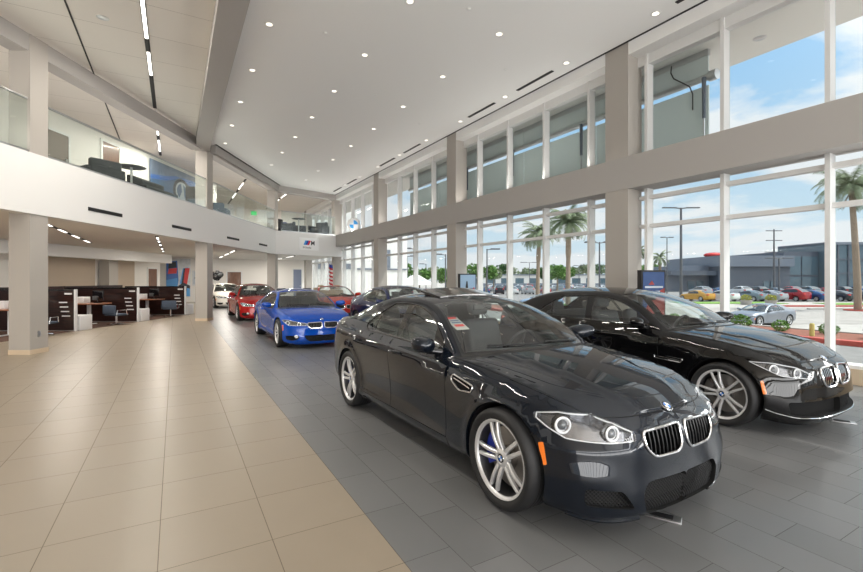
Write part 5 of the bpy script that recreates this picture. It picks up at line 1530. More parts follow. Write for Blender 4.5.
r_, b_ = make_car(spec_coupe(h=1.42, doors=4), 'sedan', 'dark red sedan standing behind the blue coupe', loc=(2.98, 18.75, 0), rz=PI/2+R(.5), paint=M['paint_red'], wheels=WC, step=ST); fog_lamps(r_, b_, .60, .31)
r_, b_ = make_car(spec_coupe(h=1.37), 'coupe', 'white coupe with black openings, last of the row beside the columns', loc=(2.75, 27.6, 0), rz=PI/2+R(6), paint=M['paint_white'], wheels=WC, step=ST)
r_, b_ = make_car(spec_coupe(h=1.37, open_=True), 'convertible', 'orange red convertible with its roof down next to the far windows', loc=(5.72, 17.2, 0), rz=PI/2+R(-4), paint=M['paint_orange_red'], wheels=WC, step=ST); fog_lamps(r_, b_, .60, .30)
make_car(sedan_spec(wb=2.81, front=.765, wide=.905, h=1.43, feat=spec_coupe(h=1.43)['feat'], lamps=spec_coupe(h=1.43)['lamps'], wheel_r=.33, arch_r=.375, emblem=-.68, bumper_z=.63), 'sedan', 'navy blue sedan mostly hidden behind the roof of the dark grey sedan', loc=(5.6, 9.9, 0), rz=PI/2, paint=M['paint_navy'], wheels=WC, step=ST)
# ================================================================ OUTSIDE
ZO = -.10
ZS = -1.30                                                             # the street lies lower than the hall
M['asphalt'] = noisy(mat('asphalt', (.22, .215, .21), .9), 3, .12, detail=8)
M['concrete'] = noisy(mat('pale concrete', (.42, .395, .365), .85), 1.5, .08, detail=8)
M['concrete_light'] = noisy(mat('road concrete', (.36, .335, .31), .9), 1.2, .12, detail=8)
M['lawn'] = noisy(mat('lawn', (.16, .30, .05), .9), 6, .3)
M['kerb_red'] = mat('red kerb', (.50, .10, .08), .8)
M['soil'] = noisy(mat('red mulch', (.24, .09, .06), .95), 12, .3)
def sl(name, lo, hi, m): o = MB().box(lo, hi).build(name, m); o['kind'] = 'structure'; return o
sl('ground', (-60, -90, ZS-.3), (420, 420, ZS-.02), M['concrete'])
o = MB().add([(-40, -60, ZS-.1), (19.5, -60, ZS-.1), (17.5, -60, ZO-.02), (-40, -60, ZO-.02), (-40, 62, ZS-.1), (19.5, 62, ZS-.1), (17.5, 62, ZO-.02), (-40, 62, ZO-.02)], [(0, 1, 2, 3), (7, 6, 5, 4), (1, 5, 6, 2), (2, 6, 7, 3), (0, 3, 7, 4), (0, 4, 5, 1)]).build('ground', M['concrete']); o['kind'] = 'structure'
sl('sidewalk', (XG+.12, -30, ZO-.1), (10.6, 60, ZO+.06), M['concrete'])
sl('road', (10.6, -40, ZO-.05), (14.9, 34, ZO), M['asphalt'])
sl('kerb', (14.9, -20, ZO-.05), (15.15, 26, ZO+.13), M['kerb_red'])
sl('planting_bed', (15.15, -20, ZO-.05), (17.3, 26, ZO+.10), M['soil'])
sl('kerb', (17.3, -20, ZO-.05), (17.5, 26, ZO+.13), M['concrete'])
s30, c30 = math.sin(R(29.85)), math.cos(R(29.85))
def vw(d, r, z=0): return (d*s30+r*c30, d*c30-r*s30, z)                 # d metres ahead of the camera, r to its right
def vbox(mb, d0, d1, r0, r1, z0, z1):
    q = [vw(d0, r0), vw(d0, r1), vw(d1, r1), vw(d1, r0)]; return mb.prism([p[:2] for p in q], z0, z1)
def slv(name, d0, d1, r0, r1, z0, z1, m): o = vbox(MB(), d0, d1, r0, r1, z0, z1).build(name, m); o['kind'] = 'structure'; return o
slv('lawn', 52.5, 56.5, 30, 42, ZS-.05, ZS+.04, M['lawn'])
slv('lawn', 50.5, 54, 46, 75, ZS-.05, ZS+.04, M['lawn'])
slv('kerb', 47.0, 47.4, 34, 80, ZS-.05, ZS+.14, M['kerb_red'])
slv('road', 29.0, 45.5, -10, 90, ZS-.05, ZS+.0, M['concrete_light'])
slv('kerb', 42.5, 42.9, 36, 80, ZS-.05, ZS+.12, M['concrete'])
slv('parking_lot', 57, 150, -60, 130, ZS-.06, ZS+.0, M['asphalt'])

# shrubs of the planting bed
def leafmat(name, c): return noisy(mat(name, c, .7), 25, .35)
M['leaf'] = leafmat('green leaf', (.10, .22, .035)); M['leaf_dark'] = leafmat('dark green leaf', (.045, .12, .03)); M['leaf_yellow'] = leafmat('yellow green leaf', (.36, .36, .06)); M['leaf_grey'] = leafmat('grey green leaf', (.20, .25, .14))
M['bark'] = noisy(mat('palm bark', (.30, .23, .17), .9), 20, .3)
rnd = random.Random(11)
def leafball(mb, c, rr, n, size, rn=rnd):
    for _ in range(n):
        a, b = rn.uniform(0, 2*PI), math.acos(rn.uniform(-1, 1)); q = rn.uniform(.55, 1)**.5
        p = Vector((c[0]+rr[0]*q*math.sin(b)*math.cos(a), c[1]+rr[1]*q*math.sin(b)*math.sin(a), c[2]+rr[2]*q*math.cos(b)))
        s = size*rn.uniform(.6, 1.3); u = Vector((rn.uniform(-1, 1), rn.uniform(-1, 1), rn.uniform(-1, 1))).normalized(); v = u.orthogonal().normalized(); v = Matrix.Rotation(rn.uniform(0, 6), 3, u) @ v; w = u.cross(v)
        mb.add([p-v*s, p+w*s*.5, p+v*s, p-w*s*.5+u*s*.25], [(0, 1, 2, 3)])
shr = []
def shrub_mesh():
    m = MB(); leafball(m, (0, 0, .32), (.48, .42, .34), 420, .06); return m.mesh('foliage', [M['leaf']])
shm = [shrub_mesh() for _ in range(3)]
for i in range(16):
    y = -1.2+1.12*i
    o = empty('shrub', (16.35+.15*math.sin(i*2.3), y, ZO+.09), i*1.3, 'low green shrub in the planting bed outside the windows, %s from the camera end' % nth(i), 'shrub', 'shrubs of the planting bed')
    o.scale = [.60+.10*math.sin(i*1.7)]*3
    link('foliage', shm[i % 3], o); MB().tube([(0, 0, 0), (0, 0, .3)], .02, 5).build('stem', M['bark'], o)
for i, y in enumerate([3.1, 5.6, 8.1, 10.6]):
    o = MB().lathe([(.0, 0), (.06, 0), (.06, .33), (.045, .37), (0, .37)], 12).build('bollard', mat('yellow bollard', (.55, .48, .16), .6) if i == 0 else bpy.data.materials['yellow bollard']); o.location = (15.6, y, ZO+.09)
    tag(o, 'short yellowish bollard at the edge of the planting bed, %s from the palm trunk' % nth(i), 'bollard', 'bollards by the planting bed')

# trees
def tree(P, h, r, m, lab, grp, n=900, size=.45, trunk=True, sq=.9):
    o = empty('tree', P, rnd.uniform(0, 6), lab, 'tree', grp)
    f = MB(); 
    for _ in range(5):
        a = rnd.uniform(0, 6.3); q = r*.45
        leafball(f, (q*math.cos(a), q*math.sin(a), h-r*sq+rnd.uniform(-.25, .25)*r), (r*.62, r*.62, r*.62*sq), n//5, size)
    f.build('crown', m, o); MB().tube([(0, 0, 0), (.1, 0, h*.35), (0, .1, h*.7)], [.03*h, .025*h, .012*h], 7).build('trunk', M['bark'], o)
def ground_at(u, d): p = at(u, 279, d); return (p[0], p[1], ZS)
for i, (u, d, h, r, k) in enumerate([(393, 78, 4.6, 2.0, 'leaf'), (404, 84, 5.0, 2.3, 'leaf'), (420, 80, 4.2, 1.9, 'leaf'), (432, 104, 5.2, 2.2, 'leaf_grey'), (447, 80, 4.5, 2.1, 'leaf'), (474, 94, 5.4, 2.2, 'leaf'), (486, 82, 4.8, 2.0, 'leaf'), (494, 97, 4.6, 2.0, 'leaf_grey'), (557, 80, 5.2, 2.1, 'leaf'), (547, 98, 4.9, 2.0, 'leaf_dark'), (566, 98, 4.8, 2.0, 'leaf')]):
    tree(ground_at(u, d), h+1.15, r, M[k], 'leafy round street tree across the car park, %s counted from the white building' % nth(i), 'street trees across the car park', 700, .3)
for i, (u, d, h, r, k) in enumerate([(503, 172, 8.4, 3.4, 'leaf_dark'), (513, 184, 7.4, 3.0, 'leaf_grey'), (523, 172, 6.4, 3.0, 'leaf_grey'), (532, 184, 6.4, 2.8, 'leaf_grey'), (541, 172, 6.6, 2.8, 'leaf_dark'), (573, 172, 7.0, 3.2, 'leaf_grey'), (583, 184, 8.2, 3.0, 'leaf_grey'), (592, 172, 6.0, 2.8, 'leaf_grey'), (601, 184, 8.4, 3.1, 'leaf_dark'), (609, 172, 7.8, 2.8, 'leaf_grey'), (645, 172, 8.2, 3.4, 'leaf'), (653, 184, 8.4, 3.2, 'leaf')]):
    tree(ground_at(u, d), h+1.15, r, M[k], 'hazy skyline tree beyond the long low building, %s counted towards the dealership' % nth(i), 'trees on the skyline', 500, .5)
# palms
def frond(mb, p0, az, el, ln, droop, m_w=.5, n=9):
    pts = []; p = Vector(p0); e = el
    for i in range(n+1):
        pts.append(p.copy()); p = p+Vector((math.cos(az)*math.cos(e), math.sin(az)*math.cos(e), math.sin(e)))*(ln/n); e -= droop/n*(1+.6*i/n)
    mb.tube(pts, [.035*(1-i/(n+1)) for i in range(n+1)], 4)
    side = Vector((-math.sin(az), math.cos(az), 0))
    for i in range(1, n+1):
        for j in (0, .33, .66):
            q = pts[i-1].lerp(pts[i], j); t = (pts[i]-pts[i-1]).normalized(); w = m_w*math.sin(PI*min(1, (i-1+j)/n*.86+.1))**.6
            for sg in (1, -1):
                tip = q+side*sg*w*.8+t*w*.55+Vector((0, 0, -w*.45)); b = t*.05
                mb.add([q-b, q+b, tip], [(0, 1, 2)])
def palm(P, h, lab, lean=(0, 0), fr=26, fl=2.6, tr=.17, seed=1, bulge=True):
    r_ = random.Random(seed); o = empty('palm_tree', P, 0, lab, 'palm tree', 'palm trees')
    k = 14; pts = [(lean[0]*(i/k)**1.5, lean[1]*(i/k)**1.5, h*i/k) for i in range(k+1)]
    rs = [tr*(1.15-.35*i/k)*(1.35 if bulge and 9 <= i <= 11 else 1) for i in range(k+1)]
    MB().tube(pts, rs, 10).build('trunk', M['bark'], o); top = pts[-1]
    f = MB()
    for i in range(fr): frond(f, top, r_.uniform(0, 2*PI), r_.uniform(-.2, 1.35), fl*r_.uniform(.8, 1.1), r_.uniform(1.0, 1.9), fl*.2)
    f.build('fronds', M['leaf_grey'], o)
    d = MB()
    for i in range(8): frond(d, (top[0], top[1], top[2]-.3), r_.uniform(0, 2*PI), -1.0, fl*.45, .5, fl*.1, 5)
    d.build('dry_skirt', M['bark'], o)
palm(ground_at(537.5, 58), 8.7, 'shaggy palm tree seen through the window bars, first of the two from the second column', (.3, 0), 64, 2.9, .24, 3)
palm(ground_at(568, 47), 8.9, 'taller shaggy palm tree seen through the window just before the first window column', (.2, .1), 64, 3.1, .24, 5)
palm(ground_at(858, 41), 11.2, 'palm tree by the road whose trunk stands in a red ringed bed', (-.6, .3), 60, 3.6, .26, 8, False)
palm(ground_at(640, 78), 7.8, 'small feathery palm tree behind the navy and red poster stand', (0, 0), 24, 2.2, .2, 9)
palm(ground_at(660, 82), 6.8, 'smaller palm tree partly hidden behind a light pole', (0, 0), 24, 2.4, .2, 10)
pr = ground_at(858, 41)
o = MB().lathe([(0, .0), (1.0, .0), (1.0, .13), (.85, .13), (.85, .08), (0, .08)], 30).build('tree_ring', M['kerb_red']); o.location = (pr[0], pr[1], ZS-.02); o['kind'] = 'structure'
# lamp posts and masts
M['pole_paint'] = mat('lamp post paint', (.10, .105, .12), .5)
def lamp_post(u, d, h, arms, lab, r=.10, ang=0.):
    o = empty('lamp_post', ground_at(u, d), -R(29.85)+ang, lab, 'lamp post', 'lamp posts of the car park')
    MB().tube([(0, 0, 0), (0, 0, h)], [r, r*.7], 10).build('pole', M['pole_paint'], o)
    for a in arms:
        MB().tube([(0, 0, h-.1), (a*.5, 0, h-.02)], r*.45, 6).build('arm', M['pole_paint'], o)
        MB().rbox((min(a*.4, a*1.5), -.22, h-.07), (max(a*.4, a*1.5), .22, h+.07), .03).build('lamp_head', M['pole_paint'], o)
lamp_post(681, 62, 12.8, (1.7, -1.7), 'tall lamp post with two wide heads outside the first window bay', .2)
lamp_post(667, 76, 10.0, (.7, -.7), 'thin lamp post beside the poster stand with the navy and red poster', .10)
lamp_post(529.5, 118, 7.3, (1.6, -1.6), 'distant lamp post with a wide crossbar seen left of the palm trees')
lamp_post(579, 122, 6.6, (1, -1), 'distant lamp post right of the palm trees')
lamp_post(599.5, 46, 6.7, (1, -1), 'lamp post with a flat head hidden partly by the first window column')
lamp_post(487, 52, 6.4, (1,), 'lamp post with one head seen beside the poster stand with the pale blue poster')
lamp_post(445.5, 54, 5.9, (-1,), 'lamp post with one head next to the second window column')
lamp_post(426, 100, 6.3, (-1,), 'thin distant lamp post above the green trees')
lamp_post(415, 48, 6.2, (-1,), 'lamp post with one head close beside a window bar')
lamp_post(407, 62, 6.1, (1,), 'lamp post with one head before the white building')
o = empty('utility_mast', ground_at(774, 88), -R(29.85), 'tall utility mast with three crossbars in front of the dark dealership', 'mast')
MB().tube([(0, 0, 0), (0, 0, 12.7)], [.22, .12], 10).build('pole', M['pole_paint'], o)
for z, w in [(12.4, 1.6), (10.5, 1.6), (8.2, 1.8)]: MB().box((-w, -.06, z-.07), (w, .06, z+.07)).build('crossbar', M['pole_paint'], o)
lamp_post(779, 66, 6.0, (1.3, -1.3), 'lamp post with a flat double head in front of the dark dealership', .14)

# dark dealership across the road: a low wing, a main block and a glass tower
M['bld_dark'] = mat('dark grey cladding', (.095, .115, .15), .5); M['bld_mid'] = mat('grey cladding', (.17, .20, .25), .5); M['bld_glass'] = mat('building glass', (.10, .16, .20), .06, .0, .3)
M['bld_white'] = mat('sunlit white wall', (.80, .79, .77), .8)
DB = 104.
px_r = lambda u, d=DB: (u-431.5)/447*d
px_z = lambda v, d=DB: 1.61+(279-v)/447*d
bd = empty('dealership_building', vw(DB, px_r(660), ZS), -R(29.85), 'dark grey dealership building with a glass tower across the road', 'building')
def bb(u0, u1, v0, v1, back, fwd=0., z0=None):
    mb = MB(); x0 = px_r(u0)-px_r(660); x1 = px_r(u1)-px_r(660); zt = px_z(v0)-ZS; zb_ = (px_z(v1)-ZS) if z0 is None else z0
    return mb.box((x0, -fwd, zb_), (x1, back, zt))
bb(664, 712, 273, 286, 14, z0=0).build('low_wing', M['bld_mid'], bd)
bb(683, 712, 265.5, 273, 14).build('wing_parapet', M['bld_mid'], bd)
bb(664, 712, 271, 275.5, 1, 3.).build('canopy', M['bld_dark'], bd)
bb(709, 778, 257, 286, 18, 3.5, z0=0).build('main_wall', M['bld_dark'], bd)
bb(708, 780, 256.5, 267, 18, 4.2).build('main_parapet', M['bld_mid'], bd)
bb(777, 812, 252, 286, 16, 2., z0=0).build('glazed_wing', M['bld_dark'], bd)
for u0, u1 in ((779.5, 793), (794.5, 810)):
    for v0, v1 in ((257, 275), (277, 291)): bb(u0, u1, v0, v1, -1.9, 2.15).build('window', M['bld_glass'], bd)
bb(811, 853, 244.5, 286, 10, 4., z0=0).build('glass_tower', M['bld_glass'], bd)
bb(811, 853, 243.5, 246, 10, 4.3).build('tower_cap', M['bld_mid'], bd)
for u in (811.5, 822, 832, 842, 852.5): bb(u-.6, u+.6, 245, 286, -3.9, 4.25, z0=0).build('tower_mullion', M['bld_dark'], bd)
for v in (260, 273.5): bb(811, 853, v-.6, v+.6, -3.9, 4.25).build('tower_transom', M['bld_dark'], bd)
bb(853, 900, 250.5, 286, 14, 2., z0=0).build('glazed_wing', M['bld_dark'], bd)
for u0, u1 in ((855, 866), (868, 884)):
    for v0, v1 in ((256, 272), (274, 289)): bb(u0, u1, v0, v1, -1.9, 2.15).build('window', M['bld_glass'], bd)
for u0, u1 in ((687, 694), (696, 703), (752, 757), (759, 763)): bb(u0, u1, 281, 289, -.1 if u0 < 710 else -3.4, .2 if u0 < 710 else 3.7).build('window', M['bld_glass'], bd)
sc = MB(); sc.ball((0, 0, 0), (1, 1, 1), 14); o = sc.build('roof_car', M['paint_red'], bd); o.scale = (2.6, 1.2, .7); o.location = ((px_r(725)-px_r(660)), 4, px_z(256)-ZS+.4)
# long low white building and a hedge line far off
lw = empty('long_building', vw(160, px_r(470, 160), ZS), -R(29.85), 'long low white building beyond the car park', 'building')
w_ = px_r(640, 160)-px_r(470, 160)
MB().box((0, 0, 0), (w_, 8, 4.2)).build('wall', M['bld_white'], lw)
MB().box((-.3, -.4, 4.2), (w_+.3, 8, 4.6)).build('roof_edge', M['bld_mid'], lw)
for i in range(12): MB().box((w_*(i+.2)/12, -.06, 1.4), (w_*(i+.8)/12, .0, 3.2)).build('window', M['bld_glass'], lw)
lf = empty('screen_fence', vw(146, px_r(470, 146), ZS), -R(29.85), 'dark blue grey fence line behind the rows of parked cars', 'fence')
MB().box((0, 0, 0), (px_r(612, 146)-px_r(470, 146), .2, 1.5)).build('panel', M['bld_mid'], lf)
# sunlit white building close by at the far end of the hall
nb = empty('white_building', (9.9, 39, ZO-.0), 0, 'sunlit white building right outside the far windows', 'building')
MB().box((0, 0, 0), (4.6, 12, 9.5)).build('tall_block', M['bld_white'], nb)
MB().box((4.6, 1.5, 0), (10.5, 12, 6.2)).build('low_block', M['bld_white'], nb)
for x in (.9, 2.1, 3.3): MB().box((x, -.03, 2.6), (x+.7, 0, 3.1)).build('window', M['bld_mid'], nb)
MB().box((4.7, 1.4, 2.6), (10.4, 1.5, 2.75)).build('ledge', M['bld_mid'], nb)
MB().box((7.6, 1.4, 2.8), (8.6, 1.5, 4.6)).build('window', M['bld_mid'], nb)
wt = empty('white_canopy', ground_at(416, 56), -R(29.85), 'small white peaked canopy among the green trees', 'canopy')
MB().add([(-2.4, -2.4, 2.2), (2.4, -2.4, 2.2), (2.4, 2.4, 2.2), (-2.4, 2.4, 2.2), (0, 0, 3.6)], [(0, 1, 4), (1, 2, 4), (2, 3, 4), (3, 0, 4), (3, 2, 1, 0)]).build('roof', M['bld_white'], wt)
for sx in (-2.2, 2.2):
    for sy in (-2.2, 2.2): MB().tube([(sx, sy, 0), (sx, sy, 2.2)], .06, 6).build('post', M['bld_white'], wt)

# outside shade screens hung below the overhang
M['shade'] = mat('grey shade cloth', (.72, .80, .80), .8); M['shade_dark'] = mat('dark grey shade box', (.60, .66, .66), .6)
def shade(y0, y1, lab, first=False):
    o = empty('shade_screen', (9.95, y0, 0), 0, lab, 'shade screen', 'outside shade screens')
    n_ = y1-y0
    MB().box((-.015, 0, 3.95), (.015, n_, 5.78)).build('lower_cloth', M['shade'], o)
    MB().box((-.04, 0, 5.98), (.0, n_, 6.42)).build('upper_cloth', M['shade_dark'], o)
    MB().tube([(-.06, -.14 if first else 0, 5.93), (-.06, n_, 5.93)], .07, 12).build('roller_tube', M['steel'], o)
    if first: MB().tube([(-.06, -.20, 5.93), (-.06, -.04, 5.93)], .11, 14).build('motor_end', M['steel'], o)
    q = .03 if first else .4
    MB().tube([(-.14, q, 5.05), (-.14, q, 5.92)], [.035, .045], 8).build('guide_bracket', M['bld_dark'], o)
    MB().box((-.16, q-.015, 3.8), (-.13, q+.015, 5.05)).build('guide_post', M['steel'], o)
    if first: MB().tube([(-.14, .75, 6.45), (-.15, .76, 6.3), (-.14, .70, 6.15), (-.14, .50, 5.98), (-.14, .34, 5.84), (-.14, .27, 5.65), (-.14, .27, 5.3)], .014, 6).build('cable', M['black_plastic'], o)
    MB().box((-.05, 0, 6.42), (.05, n_, 6.55)).build('head_rail', M['steel'], o)
shade(5.36, 8.30, 'grey outside shade screen with a looping cable at its near end', True)
shade(8.32, 11.2, 'grey outside shade screen just past the first window column')
shade(11.22, 13.9, 'grey outside shade screen before the second window column')
shade(13.92, 16.6, 'grey outside shade screen just past the second window column')
shade(16.62, 19.4, 'grey outside shade screen ending before the third window column')
for i, y in enumerate([1.9, 4.6, 7.4, 10.2, 13.0]):
    o = MB().lathe([(0, -.02), (.09, -.02), (.12, 0)], 16).build('soffit_spotlight', M['steel']); o.location = (10.4, y, 6.55); tag(o, 'round grey lamp in the overhang outside the upper windows, %s from the camera' % nth(i), 'outdoor light', 'lamps of the overhang')
# cars outside
WF = wset('far', .33, rim=.24, n=5, lod=1, seg=20, w0=.04, w1=.04)
r_, b_ = make_car(spec_coupe(h=1.37), 'coupe', 'silver grey coupe on the drive right outside the window bay', loc=(30.95, 14.5, ZS), rz=R(-8.5), paint=M['paint_silver'], wheels=WC, step=.09)
make_car(spec_coupe(h=1.38), 'coupe', 'pale blue car on the street, only its roof showing behind the black sedan', loc=ground_at(527, 46), rz=R(-20), paint=paint('pale blue paint', (.25, .38, .55), .5), wheels=WC, step=.09)
PAINTS = [paint('parked car paint %d' % i, c, .4 if i not in (2,) else .0) for i, c in enumerate([(.10, .12, .15), (.40, .42, .45), (.72, .73, .74), (.03, .035, .045), (.36, .02, .03), (.03, .10, .26), (.20, .26, .30), (.62, .32, .05)])]
PN = ['dark grey', 'silver', 'white', 'black', 'red', 'blue', 'teal grey', 'orange']
proto = {}
rp = random.Random(5)
far_used = {}
def far_car(kind, pi, P, ang, lab, grp):
    if kind not in proto:
        r_, b_ = make_car(far_spec(kind), 'parked_car', lab, loc=P, rz=ang, paint=PAINTS[pi], group=grp, wheels=WF, step=.16, detail=0)
        for ch in r_.children:
            if ch.name.startswith('body'): ch.material_slots[0].link = 'OBJECT'; ch.material_slots[0].material = PAINTS[pi]
        index_kids(); proto[kind] = r_; return r_
    c = copy_tree(proto[kind], label=lab, group=grp); c.location = P; c.rotation_euler = (0, 0, ang)
    for ch in [o for o in COL.objects if o.parent == c]:
        if ch.name.startswith('body'): ch.material_slots[0].link = 'OBJECT'; ch.material_slots[0].material = PAINTS[pi]
    return c
A0 = -R(29.85)
def row(us, d, ang, kinds, pis, txt, jit=.0):
    for i, u in enumerate(us):
        P = ground_at(u, d+rp.uniform(-jit, jit)); k = kinds[i % len(kinds)]; p = pis[i % len(pis)]
        far_car(k, p, P, A0+ang+R(rp.uniform(-4, 4)), '%s parked %s, %s %s' % (PN[p], {'sedan': 'sedan', 'suv': 'tall car', 'coupe': 'coupe'}[k], nth(i), txt), 'parked cars %s' % txt)
row([687, 710, 737, 757, 778, 799, 822, 845, 868], 61, R(-72), ['sedan', 'sedan', 'sedan', 'sedan', 'suv'], [7, 2, 6, 1, 4, 5, 3, 0, 1], 'in the front row before the dealership')
row([694, 712, 734, 750, 766, 782, 798, 814, 830, 846, 862], 80, R(-86), ['suv', 'sedan', 'suv'], [1, 5, 2, 3, 0, 4, 6, 4, 3, 5, 0], 'in the second row before the dealership')
row([484, 498, 512, 526, 542, 556, 574, 588, 602], 88, R(-90), ['sedan', 'suv'], [5, 3, 2, 1, 4, 6, 2, 0, 1], 'in the nearest car park row')
row([480, 492, 504, 516, 528, 540, 552, 564, 576, 588, 600], 108, R(-90), ['sedan', 'sedan', 'suv'], [2, 1, 0, 6, 4, 3, 2, 5, 1, 4, 2], 'in the middle car park row')
row([478, 488, 498, 508, 518, 528, 538, 548, 558, 568, 578, 588, 598, 608], 132, R(-90), ['sedan', 'suv'], [1, 2, 5, 0, 2, 4, 1, 3, 6, 2, 1, 5, 2, 4], 'in the far car park row')
row([392, 409, 427, 446], 70, R(-90), ['sedan', 'suv'], [1, 5, 4, 2], 'under the green street trees')
for i, (u, d) in enumerate([(746, 51), (771, 51)]):
    o = empty('planter', ground_at(u, d), 0, 'round concrete planter with a yellow green plant by the road, ' + ('first' if i == 0 else 'second') + ' of two', 'planter', 'roadside planters')
    MB().lathe([(.5, 0), (.62, .5), (.55, .5), (.5, .45), (0, .45)], 20).build('pot', M['concrete'], o)
    f = MB(); leafball(f, (0, 0, .75), (.55, .55, .38), 260, .1); f.build('foliage', M['leaf_yellow'], o)
# ================================================================ CAMERA, SKY, SUN
cam = bpy.data.cameras.new('camera'); co = bpy.data.objects.new('camera', cam); COL.objects.link(co); SC.camera = co
cam.sensor_width = 36; cam.lens = 447/863*36; cam.shift_y = -7/863; cam.clip_end = 2000
co.location = (0, 0, 1.61); co.rotation_euler = (PI/2, 0, -R(29.85))
vs = SC.view_settings; vs.view_transform = 'Standard'; vs.look = 'None'; vs.gamma = 1; vs.use_curve_mapping = False; vs.exposure = .14
WD = 30.
FD = 22.
SUN = Vector((.40, -.36, .84)).normalized()
l = bpy.data.lights.new('sun', 'SUN'); l.energy = 3.8; l.angle = R(.6); l.color = (1, .96, .9)
o = bpy.data.objects.new('sun', l); COL.objects.link(o); o.rotation_mode = 'QUATERNION'; o.rotation_quaternion = Vector((0, 0, 1)).rotation_difference(SUN); o.location = (20, -20, 40)
w = bpy.data.worlds.new('sky'); SC.world = w; w.use_nodes = True
nt = w.node_tree; N = nt.nodes; L = nt.links; bg = N['Background']
tc = N.new('ShaderNodeTexCoord'); sp = N.new('ShaderNodeSeparateXYZ'); L.new(tc.outputs['Generated'], sp.inputs[0])
def mth(op, a, c=None, clamp=False):
    n = N.new('ShaderNodeMath'); n.operation = op; n.use_clamp = clamp
    for i, q in enumerate((a, c)):
        if q is None: continue
        if isinstance(q, (int, float)): n.inputs[i].default_value = q
        else: L.new(q, n.inputs[i])
    return n.outputs[0]
zz = mth('MAXIMUM', sp.outputs['Z'], 0.)
r = N.new('ShaderNodeValToRGB'); e = r.color_ramp.elements
e[0].position = 0; e[0].color = (.80, .89, .95, 1); e[1].position = 1; e[1].color = (.10, .28, .62, 1)
k = e.new(.12); k.color = (.64, .82, .95, 1); k = e.new(.4); k.color = (.28, .57, .90, 1)
L.new(zz, r.inputs['Fac'])
dz = mth('ADD', zz, .16); px_ = mth('DIVIDE', sp.outputs['X'], dz); py_ = mth('DIVIDE', sp.outputs['Y'], dz)
cb = N.new('ShaderNodeCombineXYZ'); L.new(px_, cb.inputs[0]); L.new(py_, cb.inputs[1])
no = N.new('ShaderNodeTexNoise'); no.inputs['Scale'].default_value = 1.15; no.inputs['Detail'].default_value = 9; no.inputs['Roughness'].default_value = .58; no.inputs['Distortion'].default_value = .25
mp = N.new('ShaderNodeMapping'); mp.inputs['Location'].default_value = (3.1, 1.7, 0); L.new(cb.outputs[0], mp.inputs['Vector']); L.new(mp.outputs[0], no.inputs['Vector'])
cr = N.new('ShaderNodeValToRGB'); cr.color_ramp.elements[0].position = .42; cr.color_ramp.elements[1].position = .52; L.new(no.outputs['Fac'], cr.inputs['Fac'])
mx = N.new('ShaderNodeMix'); mx.data_type = 'RGBA'; L.new(cr.outputs['Color'], mx.inputs[0]); L.new(r.outputs['Color'], mx.inputs[6]); mx.inputs[7].default_value = (.93, .95, .98, 1)
# brighter sky around the sun
vd = N.new('ShaderNodeVectorMath'); vd.operation = 'DOT_PRODUCT'; L.new(tc.outputs['Generated'], vd.inputs[0]); vd.inputs[1].default_value = SUN
gl = mth('MULTIPLY', mth('POWER', mth('MAXIMUM', vd.outputs['Value'], 0.), 5.), 3.0)
ad = N.new('ShaderNodeMix'); ad.data_type = 'RGBA'; ad.blend_type = 'ADD'; ad.inputs[0].default_value = 1; L.new(mx.outputs[2], ad.inputs[6])
cg = N.new('ShaderNodeCombineColor'); L.new(gl, cg.inputs[0]); L.new(gl, cg.inputs[1]); L.new(mth('MULTIPLY', gl, .95), cg.inputs[2]); L.new(cg.outputs[0], ad.inputs[7])
L.new(ad.outputs[2], bg.inputs['Color']); bg.inputs['Strength'].default_value = .95
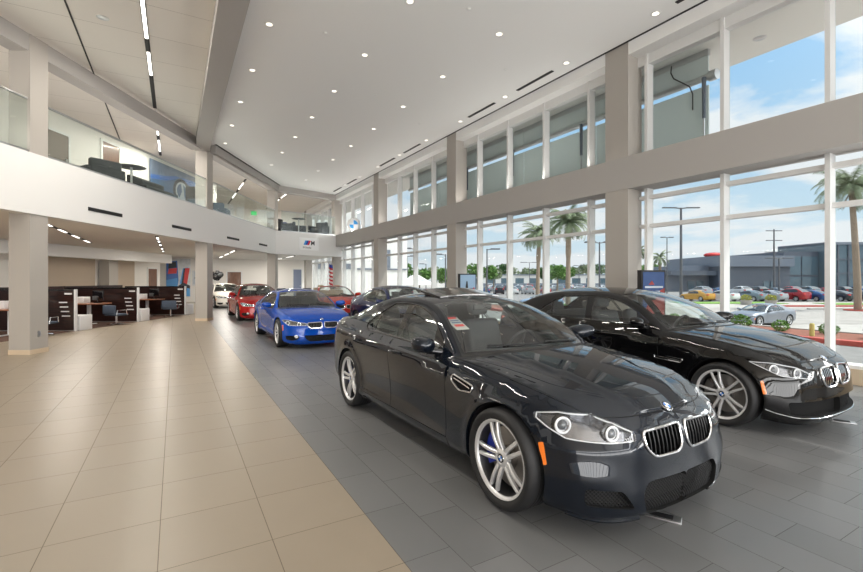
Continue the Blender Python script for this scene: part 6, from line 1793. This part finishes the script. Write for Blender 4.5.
# area lamps added at the window-wall panes behind the camera to brighten the hall
for y0, y1 in [(-11.5, -9.9), (-9.8, -8.2), (-6.7, -5.2), (-5.1, -3.5), (-3.4, -1.9), (-1.8, -.7), (.1, 1.3)]:
    for z0, z1 in ((.4, 2.7), (2.85, 3.5), (4.4, 6.3)):
        l = bpy.data.lights.new('window_fill', 'AREA'); l.shape = 'RECTANGLE'; l.size = z1-z0; l.size_y = y1-y0; l.energy = WD*(y1-y0)*(z1-z0)*(1.3 if z1 < 3 else .055); l.color = (1., .985, .965)
        o = bpy.data.objects.new('window_fill', l); COL.objects.link(o); o.location = (XG-.2, (y0+y1)/2, (z0+z1)/2); o.rotation_euler = (0, R(90+(58 if z1 < 3 else 10)), 0)
# more added area lamps, standing in for daylight at the glazed front
for i in range(16):
    x = -16.0+1.6*i
    for z0, z1 in ((.3, 2.7), (2.9, 3.4), (4.4, 5.8)):
        l = bpy.data.lights.new('front_fill', 'AREA'); l.shape = 'RECTANGLE'; l.size = 1.45; l.size_y = z1-z0; l.energy = FD*1.45*(z1-z0); l.color = (1., .985, .965)
        o = bpy.data.objects.new('front_fill', l); COL.objects.link(o); o.location = (x+.8, -11.9, (z0+z1)/2); o.rotation_euler = (R(90+10), 0, 0)
# unseen uplights added on the window ledge and balcony edge to lift the ceiling
def uplight_fill(P, Q, p, tilt):
    a = Vector(P); b = Vector(Q); l = bpy.data.lights.new('added_uplight', 'AREA'); l.shape = 'RECTANGLE'; l.size = .12; l.size_y = (b-a).length; l.energy = p*(b-a).length; l.color = (1, .96, .90)
    o = bpy.data.objects.new('added_uplight', l); COL.objects.link(o); o.location = (a+b)/2; y = (b-a).normalized(); z = (Vector((0, 0, -1))+Vector((y.y, -y.x, 0))*tilt).normalized(); x = y.cross(z).normalized()
    o.rotation_euler = Matrix((x, y, z)).transposed().to_euler()
for k in range(3): uplight_fill((8.85, 7.1+6.96*k, 4.36), (8.85, 13.2+6.96*k, 4.36), 5.6, .45)
uplight_fill((*F(.6, -.16), 4.36), (*F(7.4, -.16), 4.36), 7.2, 0); uplight_fill((*F(8.2, -.16), 4.36), (*F(15, -.16), 4.36), 7.2, 0); uplight_fill((*F(-6, -.16), 4.36), (*F(-.2, -.16), 4.36), 7.2, 0)
uplight_fill((*G(.3, -.16), 4.36), (*G(GL-.2, -.16), 4.36), 7.2, 0)
try:
    SC.cycles.max_bounces = 10; SC.cycles.diffuse_bounces = 5; SC.cycles.glossy_bounces = 4; SC.cycles.transparent_max_bounces = 24; SC.cycles.transmission_bounces = 6
    SC.cycles.sample_clamp_indirect = 6; SC.cycles.use_denoising = True
    SC.cycles.caustics_reflective = False; SC.cycles.caustics_refractive = False
except Exception: pass
